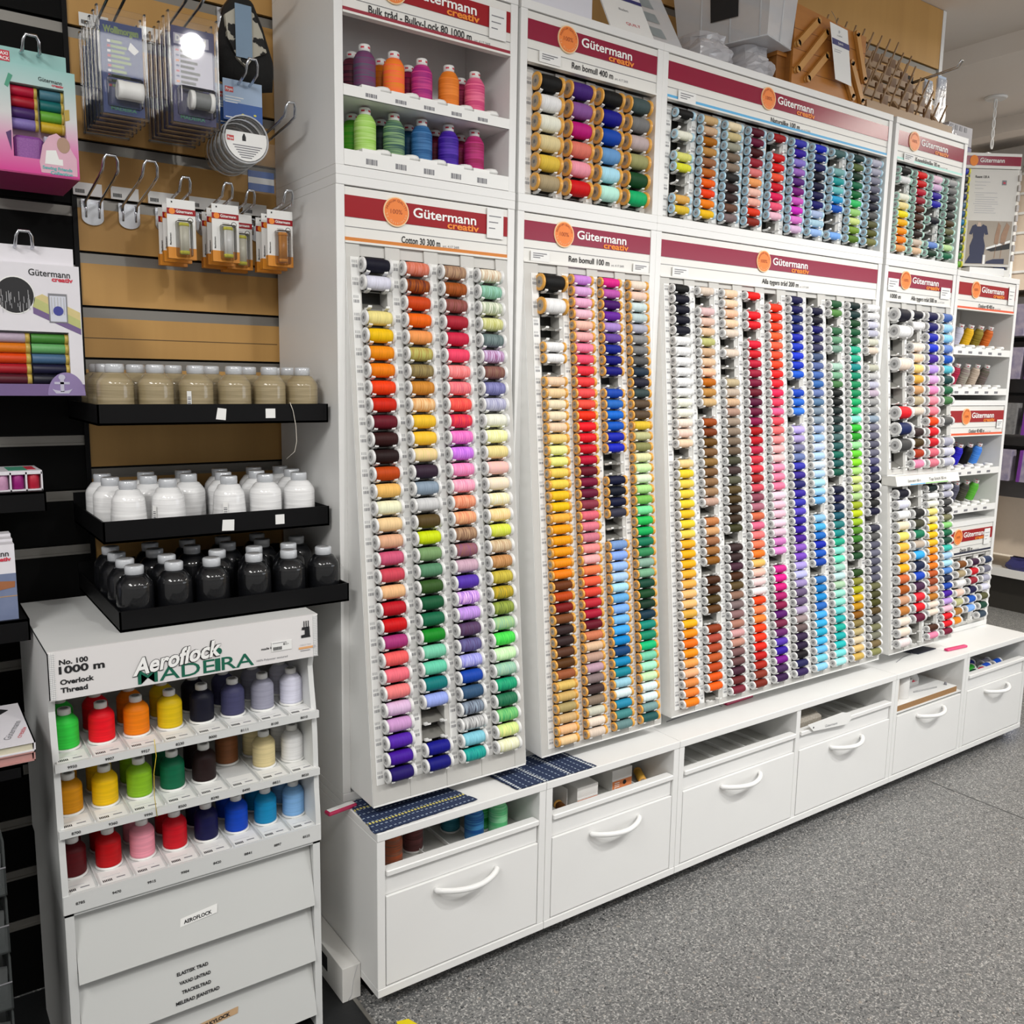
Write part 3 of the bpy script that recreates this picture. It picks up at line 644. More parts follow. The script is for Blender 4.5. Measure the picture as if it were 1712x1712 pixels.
def cone(kind, name, x, y, z, code, label, group, rot=None, barcode=None):
    t = thing(name, label, 'thread cone', (x, y, z), group, rot)
    th, cp, bd = CN[kind]
    o = link('thread', th, t); set_tint(o, code)
    link('spool_cap', cp, t)
    if bd: link('base_disc', bd, t)
    if barcode:
        b = MB(); rr = .0325 if kind == 'wrapped' else .0338
        a0 = R(barcode)
        def pc(da, zz, e=0): return (x+(rr+e)*math.cos(a0+da), y+(rr+e)*math.sin(a0+da), z+zz)
        b.add([pc(-.13, .010), pc(.13, .010), pc(.13, .056), pc(-.13, .056)], [(0, 1, 2, 3)], PAP)
        for i in range(9):
            z1 = .014+i*.0038
            b.add([pc(-.09, z1, .0004), pc(.09, z1, .0004), pc(.09, z1+.0014+.0008*(i % 2), .0004), pc(-.09, z1+.0014+.0008*(i % 2), .0004)], [(0, 1, 2, 3)], GRI)
        b.build('barcode_label', t)
    return t
def where_row(k, n, side='left'):
    return ('%s from %s' % (ordinal(k), side)) if k > 1 else 'nearest the slatwall'
# --- upper A: two open shelves
def cone_shelf(par, x0, x1, y1, z, xs, yb, zz, lip=.017, name='shelf'):
    b = MB(); b.box(x0, F+.001, z-lip, x1, y1, z, WP); b.box(x0, F, z-lip, x1, F+.004, z+.003, WP)
    s = b.build(name, par)
    for x in xs:
        h = MB(); h.box(x-.020, F+.008, z, x+.020, F+.022, z+zz, WP)
        h.tube([(x+.030+.012*math.cos(a), F+.022+.012*math.sin(a), z+.010) for a in [PI*2*i/10 for i in range(10)]], .006, WP, 6, True)
        h.build('cone_holder', s)
    for x in xs:
        t = MB()
        for i in range(7):
            t.box(x-.016+i*.0035, F-.0006, z-lip*.75, x-.016+i*.0035+(.002 if i % 3 else .0028), F, z-lip*.35, GRI)
        t.build('shelf_label', s)
    return s
xa = [.080+.0640*i for i in range(5)]
cone_shelf(Au, T, .400, .335, 1.791, xa, .195, .011)
cone_shelf(Au, T, .400, .335, 1.674, xa, .195, .011, .026)
gb = 'variegated cones in the upper left cabinet'
for z, nm, fr, bk in ((1.801, 'upper', '736/556 e82/f64 927/c48 d72/e83 c47/e79', '734/423 d70/c61 a25/714 --- b36/824'), (1.684, 'lower', '9c5/bd8 355/8a7 258/47a 318/53a 925/b37', '6a3/4a2 344/233 257/146 713/502 a26/823')):
    for i, (x, c, d) in enumerate(zip(xa, split(fr), split(bk))):
        cone('bulk', 'bulky_thread_cone', x+.004, .2025, z, c, '%s variegated cone at front of %s open shelf, %s' % (cname(c), nm, where_row(i+1, 5)), gb)
        if d != '---': cone('bulk', 'bulky_thread_cone', x-.002+.004, .256, z, d, '%s variegated cone in back row of %s open shelf, %s' % (cname(d), nm, where_row(i+1, 5)), gb)
    
# --- E: narrow shelf cabinet at the far end
Ec = cab(2.217, 2.635, ZB, ZS, 'white shelf cabinet at the far end, with four cone shelves', yback=.36)
header(Ec, 2.236, 2.616, 1.611, 2.344, 'Outdoor 40 400 m', 2.373, .105, ST_OE, REDA, cards=((2.565, 1.535, .042, .064),))
MB().box(2.235, F, 1.181, 2.617, .35, 1.199, W_).build('divider_board', Ec)
MB().box(2.235, F, .752, 2.617, .35, .770, W_).build('divider_board', Ec)
header(Ec, 2.236, 2.616, 1.181, 2.356, 'Outdoor 40 400 m', 2.385, .105, ST_OE, REDA, cards=((2.568, 1.10, .040, .030),))
header(Ec, 2.236, 2.616, .752, 2.375, 'Denim 100 m', 2.400, .085, ST_NV, REDA, cards=((2.555, .672, .040, .058),))
xe = [2.292+.0665*i for i in range(5)]
ge = 'metallic and outdoor cones in the end cabinet'
lv = ((1.374, 'topmost', '124 ccd da0/eb3 983/762 b51/d73', '111 871/650 a62 952 ---'), (1.238, 'second', '124 913/b35 877/aa9 a98/cba 554/766', '--- 803 766 --- ---'),
      (.955, 'third', '113 c8a 418/62a 21a/33c 111', '--- --- 115 222 ---'), (.820, 'bottom', '333 778/99a 445/667 333/554 5a3/6b4', '--- 333 333 243 ---'))
for z, nm, fr, bk in lv:
    cone_shelf(Ec, 2.236, 2.616, .352, z, [x-.012 for x in xe], .2, .008, .02)
    fr = split(fr); bk = split(bk)
    if nm == 'third': fr = ['c8a', '418/62a', '21a/33c', '111', '37d/59e']
    if nm == 'bottom': fr = ['333', '778/99a', '445/667', '333/554', '5a3/6b4']
    for i, (x, c, d) in enumerate(zip(xe, fr, bk)):
        cone('tall', 'outdoor_thread_cone', x, .232, z+.010, c, '%s leaning cone on %s shelf of end cabinet, %s' % (cname(c), nm, ordinal(i+1)+' from left'), ge, (R(20), 0, 0))
        if d != '---': cone('tall', 'outdoor_thread_cone', x, .285, z+.010, d, '%s leaning cone behind the front row, %s shelf of end cabinet, %s' % (cname(d), nm, ordinal(i+1)+' from left'), ge, (R(20), 0, 0))
EC = ['741 a97 eee ecb bb8 a73 d81', '313 c12 923 114 15b 8bf ---', '235 778 aab dde 553 143 345']
rack(Ec, 2.240, 2.612, .378, .640, lambda z: .158, [dict(kind='denim_spool', xL=2.352+.0875*i, L=.060, R=.0135, zs=rows(.617, .410, 7), codes=split(EC[i]), lead=.014, ord=ORDS[i+1], where='low rack in end cabinet', group='spools on the low rack of the end cabinet') for i in range(3)], None)

# ------------------------------------------------------------------ base cabinets with drawers
HND = mat('white_handle', (.84, .84, .83), .25, noise=.02)
def handle(par, xc, wd=.150, z=.1945, yf=-.001):
    b = MB(); n = 12; pth = [(xc-wd/2, yf+.003, z)]
    for i in range(n+1):
        t = -1+2*i/n; pth.append((xc+t*wd/2, yf-.006-.030*(1-t*t), z))
    pth.append((xc+wd/2, yf+.003, z))
    b.tube(pth, .0062, HND, 10)
    return b.build('handle', par)
def base(x0, x1, label, nd=1, hc=None, chip=False):
    t = thing('base_cabinet', label, 'base cabinet', (x0, 0, 0), 'white base cabinets with drawers')
    b = MB()
    b.box(x0, 0, T, x0+T, .46, .339, W_); b.box(x1-T, 0, T, x1, .46, .339, W_)
    b.box(x0, -.001, 0, x1, .46, T, W_); b.box(x0+T, .45, T, x1-T, .456, .339, W_)
    b.box(x0+.02, .07, FLOOR, x1-.02, .44, 0, BLKP)
    mids = []
    if nd == 2:
        xm = (x0+x1)/2; b.box(xm-.009, .001, T, xm+.009, .45, .339, W_); mids = [xm]
    b.build('carcass', t, .0012)
    MB().box(x0, -.0015, .339, x1, .47, .357, W_).build('worktop', t, .0015)
    ed = [x0+T]+[e for m in mids for e in (m-.009, m+.009)]+[x1-T]
    for i in range(0, len(ed), 2):
        a, c = ed[i]+.002, ed[i+1]-.002
        d = MB(); d.box(a, .0, .0215, c, .016, .2165, W_); 
        dr = d.build('drawer', t, .001)
        handle(dr, (hc[i//2] if hc else (a+c)/2))
        f = MB(); 
        if chip:
            f.box(a, .002, .224, c, .30, .229, W_)
        else:
            f.box(a, .006, .218, c, .018, .262, W_); f.rbox(a, -.004, .261, c, .020, .2735, .003, W_)
            f.box(a, .018, .225, c, .44, .231, mat('grey_bin_floor', (.52, .52, .49), .5, noise=.04))
            k = int((c-a)/.06)
            for j in range(1, k):
                xx = a+(c-a)*j/k; f.box(xx-.001, .018, .231, xx+.001, .44, .240, W_)
        f.build('open_bin', t)
    return t
b1 = base(0, .4195, 'white base cabinet nearest the slatwall, two denim samples on its worktop')
b2 = base(.4205, .8395, 'white base cabinet with boxed spools in its open bin')
b3 = base(.8405, 1.7895, 'widest white base cabinet with two drawers', 2, [1.078, 1.545])
b4 = base(1.7905, 2.2105, 'white base cabinet with paper rolls and a chipboard shelf in its opening', chip=True)
b5 = base(2.2115, 2.637, 'white base cabinet at the far end, blue spools in its open bin')
# --- what stands in the open bins
for x, y, c, l in ((.074, .078, 'a53/754', 'red-brown cone in the open bin nearest the slatwall, at its left end'), (.142, .112, '744/533', 'dull mauve cone in the open bin nearest the slatwall, behind the red-brown one'),
                   (.254, .140, '267/489', 'dark blue cone in the open bin nearest the slatwall, behind the bright blue one'), (.276, .074, '259/48b', 'blue variegated cone at the front of the open bin nearest the slatwall'),
                   (.318, .110, '294/6c8', 'green cone in the open bin nearest the slatwall, behind the mint one'), (.339, .072, '6c8/9da', 'mint green cone at the front of the open bin nearest the slatwall')):
    cone('bulk', 'bulky_thread_cone', x, y, .2315, c, l, 'cones in the first open bin')
CARD = mat('white_carton', (.74, .73, .70), .6, noise=.04); OLAB = mat('orange_carton_label', (.75, .24, .08), .5, noise=.1)
def spool_carton(x0, y0, z0, w_, d_, h_, label, op=False):
    t = thing('spool_carton', label, 'carton', (x0+w_/2, y0+d_/2, z0), 'spool cartons in the second bin')
    b = MB()
    if op:
        b.box(x0, y0, z0, x0+w_, y0+d_, z0+.0012, CARD); b.box(x0, y0, z0, x0+.0012, y0+d_, z0+h_, CARD); b.box(x0+w_-.0012, y0, z0, x0+w_, y0+d_, z0+h_, CARD)
        b.box(x0, y0+d_-.001, z0, x0+w_, y0+d_, z0+h_, CARD)
        b.quad((x0, y0, z0+h_), (x0, y0+d_, z0+h_), (x0-.03, y0+d_, z0+h_-.02), (x0-.03, y0, z0+h_-.02), CARD)
    else: b.box(x0, y0, z0, x0+w_, y0+d_, z0+h_, CARD)
    b.build('carton_body', t)
    if not op:
        l = MB(); l.box(x0+.001, y0-.0006, z0+.006, x0+w_-.001, y0, z0+.027, OLAB); l.box(x0+.001, y0-.0008, z0+.027, x0+w_-.001, y0, z0+.031, PAP)
        l.disc((x0+w_*.62, y0-.0009, z0+.018), .006, .006, (1, 0, 0), (0, 0, 1), BLK, 14)
        for i in range(3): l.box(x0+.008, y0-.0009, z0+.010+i*.005, x0+.024, y0, z0+.0118+i*.005, TXW)
        l.build('carton_label', t)
    return t
spool_carton(.548, .045, .2315, .064, .15, .058, 'white carton with orange label at the front of the second open bin')
spool_carton(.685, .075, .2315, .066, .16, .055, 'white carton with orange label further back in the second open bin')
spool_carton(.478, .06, .2315, .052, .14, .056, 'opened white carton leaning at the left end of the second open bin', True)
spool('pure_cotton_spool', .79, .085, .2435, 'da4', 'amber spool lying right of the cartons in the second open bin', 'loose amber spools').rotation_euler = (0, 0, R(60))
spool('pure_cotton_spool', .512, .05, .2445, '531', 'dark amber spool inside the opened carton', 'loose amber spools').rotation_euler = (0, 0, R(80))
# third unit: netted tray, tag, yellow bits
NET = mat('brown_netting', (.20, .16, .11), .7, noise=.6, scale=160, col2=(.42, .40, .36))
t = thing('netted_bundle', 'brown netted bundle lying in the bin of the widest base cabinet', 'bundle', (1.40, .10, .2315))
b = MB(); b.rbox(1.332, .03, .232, 1.475, .24, .292, .02, NET); b.build('netting', t)
b = MB(); b.lathe([(0, .016), (.09, .016)], (1.345, .022, .2475), 'x', 14, mat('dark_bundle_roll', (.22, .20, .17), .6, noise=.3)); b.build('roll', t)
t = thing('size_tag', 'white paper tag hanging over the bin edge of the widest base cabinet', 'tag', (1.45, -.007, .25))
b = MB(); b.prism([(1.345, .292), (1.372, .268), (1.535, .254), (1.552, .266), (1.546, .286), (1.505, .296)], -.009, -.0075, PAP); b.build('paper', t)
b = MB(); b.text('Gütermann', (1.425, -.0094, .268), (.995, 0, -.05), (.05, 0, .995), .0075, GRI, width=.058); b.disc((1.371, -.0094, .279), .0028, .0028, (1, 0, 0), (0, 0, 1), BLK, 10); b.build('print', t)
YEL = mat('yellow_bit', (.8, .55, .02), .5, noise=.1)
t = thing('yellow_clip', 'small yellow and black clip standing behind the white tag', 'clip', (1.468, .262, .2315))
MB().box(1.462, .262, .232, 1.474, .270, .318, YEL).build('clip_body', t); MB().box(1.461, .2605, .270, 1.475, .2625, .285, BLK).build('clip_band', t)
# fourth unit: rolls and chipboard
CHIP = mat('chipboard', (.44, .25, .10), .8, noise=.6, scale=260, col2=(.20, .10, .04))
t = thing('chipboard_shelf', 'white shelf with raw chipboard front edge in the fourth base cabinet', 'shelf', (2.0, .1, .229))
MB().box(1.811, .004, .2295, 2.165, .28, .2475, CHIP).build('chipboard_core', t); MB().box(1.811, .0042, .2475, 2.165, .28, .2485, W_).build('white_facing', t)
RO = mat('white_wadding', (.72, .71, .69), .8, noise=.1, scale=60, bump=.3); ROT = mat('beige_roll', (.55, .46, .37), .8, noise=.15, scale=60)
for i, (x, y, r, h, m, l) in enumerate(((1.845, .045, .021, .066, ROT, 'beige roll at the left end of the chipboard shelf'), (1.90, .052, .029, .068, RO, 'white wadding roll at the front of the chipboard shelf'), (1.945, .085, .026, .072, RO, 'white wadding roll behind the front one on the chipboard shelf'))):
    t = thing('wadding_roll', l, 'roll', (x, y, .2485), 'rolls on the chipboard shelf')
    b = MB(); b.lathe([(0, r), (.002, r*1.02), (h-.002, r*1.02), (h, r*.97), (h, r*.45)], (x, y, .2487), 'z', 20, m, True, (True, False)); b.build('outer_roll', t)
    b = MB(); b.lathe([(h-.006, r*.45), (h-.001, r*.45)], (x, y, .2487), 'z', 16, CAPD); b.build('core', t)
t = thing('tape_roll', 'grey flat roll lying at the back of the chipboard shelf', 'roll', (2.035, .12, .2485))
b = MB(); b.tube([(2.035+.034*math.cos(a), .11+.02*math.sin(a), .285+.018*math.sin(a*2)) for a in [2*PI*i/16 for i in range(16)]], .014, mat('grey_wadding', (.5, .5, .49), .8, noise=.1), 8, True); b.build('band', t)
b = MB(); b.box(2.010, .085, .2487, 2.07, .15, .272, RO); b.box(2.03, .083, .262, 2.055, .085, .268, CAPR); b.build('holder', t)
t = thing('thin_rod', 'thin grey rod lying on the chipboard shelf', 'rod', (2.03, .04, .2485))
MB().tube([(1.975, .045, .2512), (2.085, .030, .2512)], .0022, mat('grey_rod', (.4, .4, .4), .4, noise=.05)).build('rod', t)
t = thing('shelf_peg', 'small dark peg on the right end of the chipboard shelf', 'peg', (2.140, .03, .2485))
MB().lathe([(0, .005), (.008, .004), (.010, .002)], (2.140, .03, .2487), 'z', 10, GRI).build('peg', t)
# fifth unit: lying spools
for i, (x, y, c, l) in enumerate(((2.335, .040, '143', 'dark green'), (2.375, .075, '3a3', 'bright green'), (2.385, .038, 'd25', 'red'), (2.428, .105, '127', 'dark navy'), (2.448, .055, '25c', 'blue'), (2.500, .085, '889', 'grey'), (2.533, .060, '15c', 'bright blue'))):
    z = .2485
    spool('long_spool', x, y, z, c, '%s spool lying in the open bin at the far end' % l, 'spools in the far open bin').rotation_euler = (0, 0, R(8))
t = thing('price_slip', 'white paper slip standing at the back of the far open bin', 'paper slip', (2.44, .20, .2315))
MB().box(2.415, .200, .2316, 2.475, .2012, .300, PAP).build('paper', t); MB().box(2.422, .1994, .262, 2.436, .2, .276, GRL).build('print', t)

# ------------------------------------------------------------------ things on the worktops
def denim_mat(name, ang, yel):
    m = bpy.data.materials.new(name); m.use_nodes = True; nt = m.node_tree; b = nt.nodes['Principled BSDF']
    tc = nt.nodes.new('ShaderNodeTexCoord'); mp = nt.nodes.new('ShaderNodeMapping'); mp.inputs['Rotation'].default_value = (0, 0, ang)
    nt.links.new(tc.outputs['Object'], mp.inputs['Vector'])
    def wave(sc, axis, dist=0):
        n = nt.nodes.new('ShaderNodeTexWave'); n.bands_direction = axis; n.inputs['Scale'].default_value = sc; n.inputs['Distortion'].default_value = dist
        n.inputs['Detail Scale'].default_value = 3
        nt.links.new(mp.outputs['Vector'], n.inputs['Vector']); return n.outputs['Fac']
    def thr(v, t):
        q = nt.nodes.new('ShaderNodeMath'); q.operation = 'GREATER_THAN'; q.inputs[1].default_value = t; nt.links.new(v, q.inputs[0]); return q.outputs[0]
    def mul(a, c):
        q = nt.nodes.new('ShaderNodeMath'); q.operation = 'MULTIPLY'; nt.links.new(a, q.inputs[0]); nt.links.new(c, q.inputs[1]); return q.outputs[0]
    def mix(fac, a, c):
        x = nt.nodes.new('ShaderNodeMix'); x.data_type = 'RGBA'; nt.links.new(fac, x.inputs['Factor'])
        for k, v in (('A', a), ('B', c)):
            if isinstance(v, tuple): x.inputs[k].default_value = (*v, 1)
            else: nt.links.new(v, x.inputs[k])
        return x.outputs['Result']
    c = mix(wave(60, 'X', 2), (.008, .016, .050), (.020, .040, .105))
    c = mix(mul(thr(wave(17, 'Y', .6), .94), thr(wave(30, 'X', 1.), .52)), c, (.33, .40, .50))
    c = mix(mul(thr(wave(4.6, 'Y', .3), .975), thr(wave(42, 'X'), .35)), c, yel)
    nt.links.new(c, b.inputs['Base Color']); b.inputs['Roughness'].default_value = .85
    return m
def cloth(name, label, corners, m, nx=26, ny=20, amp=.0012, edge=None):
    t = thing(name, label, 'fabric sample', (sum(c[0] for c in corners)/4, sum(c[1] for c in corners)/4, .357), 'denim samples on the first worktops')
    b = MB(); vs = []; a, bb, c, d = [Vector((q[0], q[1], 0)) for q in corners]
    rnd = random.Random(3)
    for sgn in (1, 0):
        for j in range(ny+1):
            for i in range(nx+1):
                u, v = i/nx, j/ny; p = (a*(1-u)+bb*u)*(1-v)+(d*(1-u)+c*u)*v
                if i in (0, nx) or j in (0, ny): p = p+Vector((rnd.uniform(-.0015, .0015), rnd.uniform(-.0015, .0015), 0))
                z = .3592+amp*(math.sin(u*9+v*4)+1)*.5*(1 if 0 < v < 1 else .3)+(.0016 if sgn else 0)-.0015
                vs.append((p.x, p.y, z))
    n1 = nx+1; N = n1*(ny+1); fs = []
    for j in range(ny):
        for i in range(nx):
            q = (j*n1+i, j*n1+i+1, (j+1)*n1+i+1, (j+1)*n1+i); fs.append(q[::-1]); fs.append(tuple(k+N for k in q))
    b.add(vs, fs, m, True); b.build('woven_fabric', t)
    return t
cloth('denim_sample', 'navy woven denim sample with yellow stripes on the first worktop', [(.006, .150), (.205, .150), (.243, .012), (-.004, .001)], denim_mat('navy_yellow_weave', R(-2), (.62, .55, .14)))
cloth('denim_sample', 'navy woven denim sample with white stripes over the first two worktops', [(.322, .122), (.545, .135), (.566, .0), (.342, .003)], denim_mat('navy_white_weave', R(82), (.60, .64, .66)))
PINK = mat('crimson_label_holder', (.45, .015, .08), .3, noise=.05); PNK2 = mat('pink_label_holder', (.70, .03, .16), .3, noise=.05)
def holder(label, x0, y0, x1, y1, z, m, ins=True, wid=.011):
    t = thing('label_holder', label, 'label holder', ((x0+x1)/2, (y0+y1)/2, z), 'red plastic label holders')
    d = Vector((x1-x0, y1-y0, 0)).normalized(); n = Vector((-d.y, d.x, 0)); a = Vector((x0, y0, z)); c = Vector((x1, y1, z))
    def bar(mb, w_, h0, h1, e, mm):
        P = [a+d*e-n*w_, c-d*e-n*w_, c-d*e+n*w_, a+d*e+n*w_]
        mb.hexa([tuple(p+Vector((0, 0, h0))) for p in P]+[tuple(p+Vector((0, 0, h1))) for p in P], mm)
    b = MB(); bar(b, wid, 0, .008, 0, m); b.build('strip', t, .003)
    if ins:
        b = MB(); bar(b, wid*.62, .0081, .0088, .004, PAP); b.build('paper_insert', t)
    return t
holder('red holder with white insert jutting out left of the first worktop', -.052, .124, .016, .134, .3575, PINK, wid=.010)
holder('dark red holder under the widest rack', 1.128, .110, 1.246, .116, .3575, PINK, False, .008)
holder('bright pink holder on the worktop near the far end', 2.160, .050, 2.270, .040, .3575, PNK2, False, .008)
t = thing('navy_card', 'dark navy flat card lying under the narrow right rack', 'card', (2.085, .11, .3575))
b = MB(); b.prism([(2.010, .152), (2.135, .136), (2.156, .082), (2.045, .080)], .3578, .3600, mat('navy_card', (.012, .014, .035), .7, noise=.3, scale=90), 'xy'); b.build('card', t)
for x0, x1, y0, y1, l in ((.278, .346, .109, .078, 'thin dark cable end on the first worktop below the leftmost tall rack'), (.900, 1.11, .108, .114, 'thin dark cable on the worktop below the widest rack'), (1.90, 2.04, .070, .095, 'thin grey cable on the worktop below the narrow right rack')):
    t = thing('thin_cable', l, 'cable', (x0, y0, .3575)); MB().tube([(x0, y0, .3588), ((x0+x1)/2, (y0+y1)/2+.006, .3588), (x1, y1+.004, .3588), (x1+.002, y1-.008, .3588)], .0011, GRI, 6).build('wire', t)
# --- carton by the first base cabinet, yellow floor marker
t = thing('long_carton', 'long white carton lying on the floor against the first base cabinet', 'carton', (-.020, .20, FLOOR+.003))
b = MB(); b.box(-.042, .078, FLOOR+.0032, -.001, .44, .035, CARD); b.build('carton_body', t, .001)
b = MB(); b.box(-.0426, .155, FLOOR+.03, -.042, .24, .018, BLK); b.build('cut_out', t)
b = MB(); b.tube([(-.030, .0775, FLOOR+.005), (-.022, .0775, -.03), (-.018, .0775, .0), (-.012, .0775, .02), (-.008, .0775, .033)], .0005, GRL, 5); b.build('paper_crease', t)
t = thing('floor_marker', 'small yellow floor sticker beside the entrance strip', 'sticker', (.045, -.045, FLOOR))
b = MB(); b.prism([(.026, -.030), (.050, -.036), (.064, -.075), (.022, -.08)], FLOOR+.0003, FLOOR+.0022, mat('yellow_sticker', (.75, .60, .0), .5, noise=.05), 'xy'); b.build('sticker', t)
# ------------------------------------------------------------------ overlock thread stand (left foreground)
MX0, MX1, MY = -.552, -.098, .044
STW = mat('stand_white', (.66, .67, .66), .45, noise=.03, scale=8)
STF = mat('stand_sign_face', (.76, .74, .735), .5, noise=.05, scale=14)
GRN = mat('dark_green_ink', (.004, .12, .07), .5, noise=.05)
M = thing('thread_display_stand', 'white counter display of colourful overlock thread cones with lift-up flaps below', 'thread display', (MX0, MY, FLOOR+.003))
prof = [(.044, .806), (.044, .728), (.066, .722), (.072, .700), (.066, .660), (.058, .618), (.054, .57), (.052, .51), (.050, .46), (.046, .42), (.044, .392), (.044, .356), (.41, .356), (.41, .806)]
b = MB()
for xa, xc in ((MX0, MX0+.010), (MX1-.010, MX1)): b.prism(prof, xa, xc, STW, 'yz')
b.box(MX0, .050, .802, MX1, .41, .8075, STW); b.box(MX0+.01, .30, .36, MX1-.01, .305, .80, STW)
b.box(MX0+.002, .046, FLOOR+.003, MX0+.016, .40, .354, STW); b.box(MX1-.016, .046, FLOOR+.003, MX1-.002, .40, .354, STW)
b.box(MX0+.016, .10, FLOOR+.003, MX1-.016, .11, .354, BLKP); b.box(MX0+.002, .046, .350, MX1-.002, .40, .356, STW)
b.build('carcass', M)
b = MB(); b.box(MX0, MY, .7265, MX1, MY+.006, .8075, STF)
hd = b.build('sign_board', M)
b = MB()
for xa in (MX0+.001, MX1-.010):
    b.box(xa, MY-.0006, .7275, xa+.009, MY, .8065, PAP)
    for i in range(24): b.box(xa, MY-.001, .7285+i*.0032, xa+.009, MY-.0005, .7291+i*.0032, GRL)
    for i in range(3): b.box(xa+.001+i*.003, MY-.001, .7275, xa+.0014+i*.003, MY-.0005, .8065, GRL)
b.build('ribbed_edge', hd)
yM = MY-.0008; U, V = (1, 0, 0), (0, 0, 1)
b = MB()
for t_, x, z, h, wd in (('No. 100', -.536, .7850, .0078, .0425), ('1000 m', -.537, .7700, .0115, .068), ('Overlock', -.536, .7520, .0078, .050), ('Thread', -.536, .7385, .0078, .040)):
    b.text(t_, (x, yM, z), U, V, h, BLK, width=wd, bold=.035)
b.text('made in germany', (-.207, yM, .7545), (1, 0, .02), V, .0042, BLK, width=.047, bold=.02)
b.text('100% Polyester textured', (-.216, yM, .7345), U, V, .0036, GRI, width=.058)
b.build('black_lettering', hd)
b = MB(); b.text('MADE', (-.419, yM, .7305), U, V, .0230, GRN, width=.128, bold=.006); b.text('RA', (-.2790, yM, .7305), U, V, .0230, GRN, width=.058, bold=.006)
b.box(-.2905, yM-.0004, .7305, -.2815, yM, .7535, GRN); b.disc((-.2840, yM-.0006, .7662), .0062, .0062, U, V, GRN, 18)
b.build('green_lettering', hd)
for nm, dx, dz, m_, bd in (('script_outline', -.0008, -.0005, BLK, .058), ('script_lettering', 0, 0, TXW, .030)):
    b = MB()
    uu, vv = Vector((.985, 0, .09)), Vector((0, 0, 1))
    b.text('Aeroflock', (-.427+dx, yM-(.0006 if bd > .05 else .0014), .7470+dz), uu, vv, .0270, m_, width=.150+(.0016 if bd > .05 else 0), bold=bd, shear=.20)
    b.build(nm, hd)
b = MB(); b.box(-.188, yM-.0008, .749, -.150, yM, .7665, PAP)
for i in range(7): b.box(-.185+i*.0024, yM-.0014, .751, -.185+i*.0024+.0014, yM-.0008, .757, BLK)
b.text('61:-', (-.166, yM-.0012, .7585), U, V, .0046, BLK, bold=.02); b.box(-.186, yM-.0014, .7640, -.160, yM-.0008, .7646, GRI)
b.build('price_sticker', hd)
b = MB()                                       # overlock machine emblem
b.prism([(-.131, .766), (-.113, .766), (-.114, .770), (-.115, .786), (-.129, .786), (-.130, .781), (-.124, .781), (-.124, .772), (-.131, .771)], yM-.0004, yM, BLK)
for i in range(3): b.box(-.126+i*.0042, yM-.0004, .786, -.1244+i*.0042, yM, .7975, BLK)
b.build('machine_emblem', hd)
b = MB(); b.text('OEKO TEX', (-.134, yM, .7505), U, V, .003, GRL, width=.022); b.box(-.136, yM-.0004, .7445, -.106, yM, .7485, mat('pale_orange_ink', (.8, .42, .18), .5, noise=.1)); b.disc((-.106, yM-.0006, .7465), .003, .003, U, V, GRL, 12); b.box(-.133, yM-.0004, .741, -.114, yM, .7418, GRI)
b.build('certificate_mark', hd)
mcol = [('topmost', .6185, '3c4 e12 f80 db1 112 446 99a dde', ['9950', '9907', '9927', '8230', '8000', '8111', '8100', '8010'], .0130),
        ('middle', .5035, 'c80 fc0 8b2 064 211 --- dc9 eee', ['8700', '9360', '9990', '8500', '8290', '8490', '8821', '8020'], .0130),
        ('bottom', .3885, '501 b01 e9a c12 114 04b 18b 8be', ['8785', '9470', '9915', '9984', '8420', '8841', '8897', '8525'], .0320)]
for ri, (nm, z, cs, nums, lip) in enumerate(mcol):
    b = MB(); b.box(MX0+.010, MY+.005, z-.004, MX1-.010, .30, z, STW); b.box(MX0+.001, MY-.002, z-lip, MX1-.001, MY+.005, z+.0006, STW)
    for i in range(1, 8): b.box(MX0+.0567*i-.001, MY+.005, z, MX0+.0567*i+.001, .29, z+.0035, STW)
    sh = b.build('shelf', M)
    for i in range(8):
        b = MB(); x = MX0+.0567*i+.004
        b.box(x+.001, MY+.006, z, x+.048, MY+.048, z+.0008, PAP)
        for j in range(6): b.box(x+.004+j*.0026, MY+.010, z+.0008, x+.0056+j*.0026, MY+.017, z+.0011, BLK)
        b.box(x+.006, MY+.026, z+.0008, x+.034, MY+.0268, z+.0011, GRL); b.box(x+.026, MY+.014, z+.0008, x+.040, MY+.017, z+.0011, GRI)
        b.text(nums[i], (x+.022, MY-.0026, z-lip*.5-.0022), U, V, .0046, BLK, width=.014, bold=.02, align='C')
        b.build('price_label', sh)
    cs = split(cs)
    for i in range(8):
        x = MX0+.0283+.0567*i
        gm = 'overlock cones on the counter display'
        c = cs[i] if cs[i] != '---' else '853'
        if cs[i] != '---': cone('stand', 'overlock_thread_cone', x, .112, z+.0006, c, '%s overlock cone at the front of the %s shelf, %s' % (cname(c), nm, ordinal(i+1)+' from left'), gm)
        cone('stand', 'overlock_thread_cone', x+.002, .176 if cs[i] != '---' else .165, z+.0006, c, '%s overlock cone %s on the %s shelf, %s' % (cname(c), 'behind its front twin' if cs[i] != '---' else 'set back behind an empty place', nm, ordinal(i+1)+' from left'), gm)
fz = [(.344, .226), (.226, .108), (.108, -.010)]
